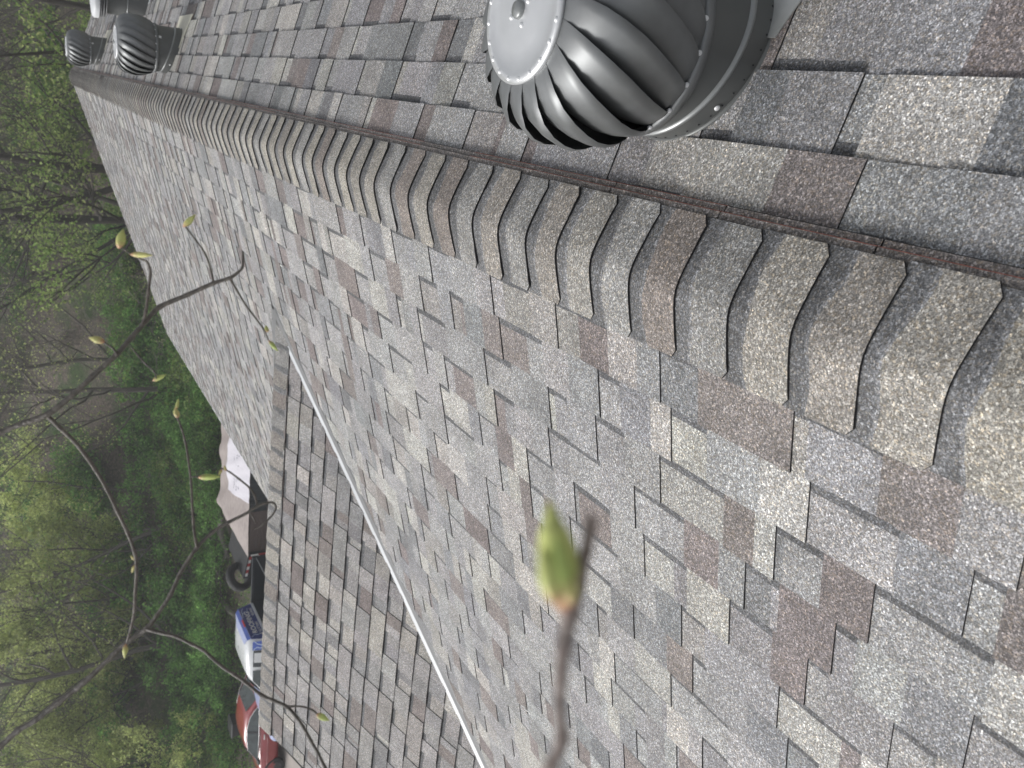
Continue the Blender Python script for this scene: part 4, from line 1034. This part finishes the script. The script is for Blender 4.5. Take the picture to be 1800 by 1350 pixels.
# deeper wood: undergrowth and far trees nobody could count, scattered by geometry nodes
def scatter(name, proto, pts, label, cat):
    """pts: (x, y, scale, rz)"""
    jm = MB(); wd, cr = proto[2], proto[3]
    for src, mi in ((wd, 0), (cr, 1)):
        o_ = len(jm.v); jm.v += src.v; jm.f += [tuple(o_ + j for j in f) for f in src.f]; jm.c += src.c; jm.m += [mi] * len(src.f); jm.sm += src.sm
    po = bpy.data.objects.new(name + '_source', jm.mesh(name + '_source', WM))
    me = bpy.data.meshes.new(name); me.from_pydata([(x, y, terrain(x, y)) for x, y, _, _ in pts], [], [])
    a = me.attributes.new('rot', 'FLOAT_VECTOR', 'POINT'); a.data.foreach_set('vector', [v for p in pts for v in (0, 0, p[3])])
    a = me.attributes.new('scl', 'FLOAT', 'POINT'); a.data.foreach_set('value', [p[2] for p in pts])
    o = bpy.data.objects.new(name, me); col.objects.link(o)
    ng = bpy.data.node_groups.new(name + '_scatter', 'GeometryNodeTree')
    ng.interface.new_socket('Geometry', in_out='INPUT', socket_type='NodeSocketGeometry'); ng.interface.new_socket('Geometry', in_out='OUTPUT', socket_type='NodeSocketGeometry')
    gi = ng.nodes.new('NodeGroupInput'); go = ng.nodes.new('NodeGroupOutput'); ip = ng.nodes.new('GeometryNodeInstanceOnPoints'); ob = ng.nodes.new('GeometryNodeObjectInfo')
    ob.inputs['Object'].default_value = po; ob.inputs['As Instance'].default_value = True
    nr = ng.nodes.new('GeometryNodeInputNamedAttribute'); nr.data_type = 'FLOAT_VECTOR'; nr.inputs['Name'].default_value = 'rot'
    ns = ng.nodes.new('GeometryNodeInputNamedAttribute'); ns.data_type = 'FLOAT'; ns.inputs['Name'].default_value = 'scl'
    ng.links.new(gi.outputs[0], ip.inputs['Points']); ng.links.new(ob.outputs['Geometry'], ip.inputs['Instance'])
    ng.links.new(nr.outputs[0], ip.inputs['Rotation']); ng.links.new(ns.outputs[0], ip.inputs['Scale']); ng.links.new(ip.outputs[0], go.inputs[0])
    md = o.modifiers.new('scatter', 'NODES'); md.node_group = ng
    tag(o, label, cat, kind='stuff')
buckets = {}
for k in range(560):
    d = 37 + 68 * (k / 560) ** 1.25 + rw.uniform(-1, 1); l = rw.uniform(-.78, .58) * d; x, y = ED(d, l)
    fl_ = l / d
    idx = rw.choices([0, 1, 2, 3], [7, 6, 3, 2] if (fl_ < .1 and d < 44) else ([0, 1, 3, 12] if fl_ < -.2 else [2, 2, 6, 5]))[0]
    buckets.setdefault(idx, []).append((x, y, rw.uniform(.7, 1.5), rw.uniform(0, 6.28)))
UL = ['deep undergrowth of dark leafy bushes on the wooded slope', 'deep undergrowth of low green bushes on the wooded slope', 'deep undergrowth of light green shrubs on the wooded slope', 'grey bare twig thicket filling the wooded slope']
for i, p in buckets.items(): scatter('undergrowth', SHR[i], p, UL[i], 'undergrowth')
buckets = {}
for k in range(150):
    d = 62 + 60 * rw.random(); l = rw.uniform(-.80, .60) * d; x, y = ED(d, l); idx = rw.choices([0, 1, 2, 3, 4], [3, 3, 5, 4, 4])[0]
    buckets.setdefault(idx, []).append((x, y, rw.uniform(.8, 1.3), rw.uniform(0, 6.28)))
FL = ['far wood of dark forked trees', 'far wood of leaning dark trees', 'far wood of thin bare trees', 'far wood of pale saplings', 'far wood of slanting trees']
for i, p in buckets.items(): scatter('far_wood', TREES[i], p, FL[i] + ' covering the hill', 'wood')
# low ground cover over the slope
gc = MB(); rg = random.Random(8)
for k in range(15000):
    d = 31 + 50 * rg.random() ** 1.6; l = rg.uniform(-.76, .56) * d; x, y = ED(d, l)
    if math.sin(x * .35) * math.cos(y * .28 + 1) < rg.uniform(-.6, .7) or (l < -.2 * d and d > 44): continue
    leaves(gc, rg, Vector((x, y, terrain(x, y) + .08 + .3 * rg.random())), 3, .18, .09, DK + SPR)
tag(gc.build('ground_cover', M['leaf']), 'low leafy plants covering the wood floor', 'ground cover', kind='stuff')
# fallen logs, cut log, brush heap
M['wood_cut'] = plain('fresh_cut_wood', (0.42, 0.33, 0.18), 0.8, var=0.25, scale=14)
def log(pts, rad, label, cutend=False, bark=BARKS[2]):
    P = [Vector(p) for p in pts]; o = empty('log', P[0]); tag(o, label, 'log')
    mb = MB(); Q = []
    for a, b in zip(P[:-1], P[1:]):
        for k in range(4): Q.append(a.lerp(b, k / 4) - P[0] + Vector((0, 0, .03 * math.sin(k * 2.1))))
    Q.append(P[-1] - P[0]); mb.tube(Q, [rad * (1 - .35 * i / len(Q)) for i in range(len(Q) + 1)], 9, lambda a, b: tuple(x * (.8 + .4 * ((a + b * 3) % 4) / 4) for x in bark)); mb.build('bark', M['bark'], o)
    if cutend:
        mb = MB(); n = (Q[0] - Q[1]).normalized(); a = n.orthogonal().normalized(); b = n.cross(a)
        mb.face([Q[0] + n * .006 + (a * math.cos(j * PI / 8) + b * math.sin(j * PI / 8)) * rad * .93 for j in range(16)]); mb.build('cut_end', M['wood_cut'], o)
def gp(px, py, dz=0.0):
    P = at_plane(px, py, 2, ZG); return Vector((P.x, P.y, terrain(P.x, P.y) + dz))
log([gp(398, 1045, .3), gp(412, 1068, .25), gp(428, 1090, .15), gp(436, 1110, .1)], .13, 'grey fallen log lying behind the truck bed')
log([gp(404, 890, .4), gp(402, 930, .35), gp(408, 980, .2)], .12, 'pale fallen trunk lying behind the trailer load')
log([gp(404, 1141, .40), gp(384, 1150, .5)], .26, 'thick cut log with round yellow end in the brush behind the truck', True)
bh = MB(); rb_ = random.Random(6); C0 = gp(404, 1150)
for k in range(150):
    a = rb_.uniform(0, 6.28); P = C0 + Vector((rb_.gauss(0, 2.6), rb_.gauss(.6, .8), rb_.uniform(.05, .7))); D = Vector((math.cos(a), math.sin(a) * .5, rb_.uniform(-.15, .35))) * rb_.uniform(.6, 1.8)
    bh.tube([P, P + D * .5 + Vector((0, 0, rb_.uniform(-.05, .12))), P + D], [.022, .016, .006], 4, BARKS[rb_.randint(0, 2)], cap=False)
tag(bh.build('brush_heap', M['bark']), 'tangled heap of cut brown branches behind the pickup truck', 'brush', kind='stuff')

# small white scraps lying on the shingles
M['scrap'] = plain('white_scrap', (0.75, 0.75, 0.73), 0.6)
def on_left(px, py, h=.024):
    d = px_dir(px, py); n = SL.n; return CAM + d * ((h - n.dot(CAM)) / n.dot(d))
for pts, wd, lb in (([(917, 1240), (922, 1243), (925, 1249), (930, 1251), (933, 1256)], 2.2, 'curled white thread lying on the main roof left of the blurred twig'), ([(632, 613), (637, 617), (641, 621)], 2.0, 'thin white sliver on the main roof shingles near the valley top'), ([(494, 466), (498, 469)], 4, 'tiny white scrap on the main roof below the upper twig')):
    P = [on_left(*p) for p in pts]; mb = MB(); mb.tube([p - P[0] for p in P], wd * .5 / FPX * (RW[2].dot(P[0] - CAM)), 5); o = mb.build('paper_scrap', M['scrap'], None, P[0]); tag(o, lb, 'scrap')

# hazy spring air between the house and the wooded hill
M['haze'] = bpy.data.materials.new('haze'); M['haze'].use_nodes = True
ht = M['haze'].node_tree; ht.nodes.clear(); ho = ht.nodes.new('ShaderNodeOutputMaterial'); hv = ht.nodes.new('ShaderNodeVolumePrincipled')
hv.inputs['Density'].default_value = 0.0021; hv.inputs['Color'].default_value = (0.92, 0.95, 0.97, 1); hv.inputs['Anisotropy'].default_value = 0.2
ht.links.new(hv.outputs[0], ho.inputs['Volume'])
mb = MB(); mb.box((-900, -900, -12.0), (900, 900, 48.0)); tag(mb.build('haze', M['haze']), 'thin pale haze in the air', 'haze', kind='stuff')
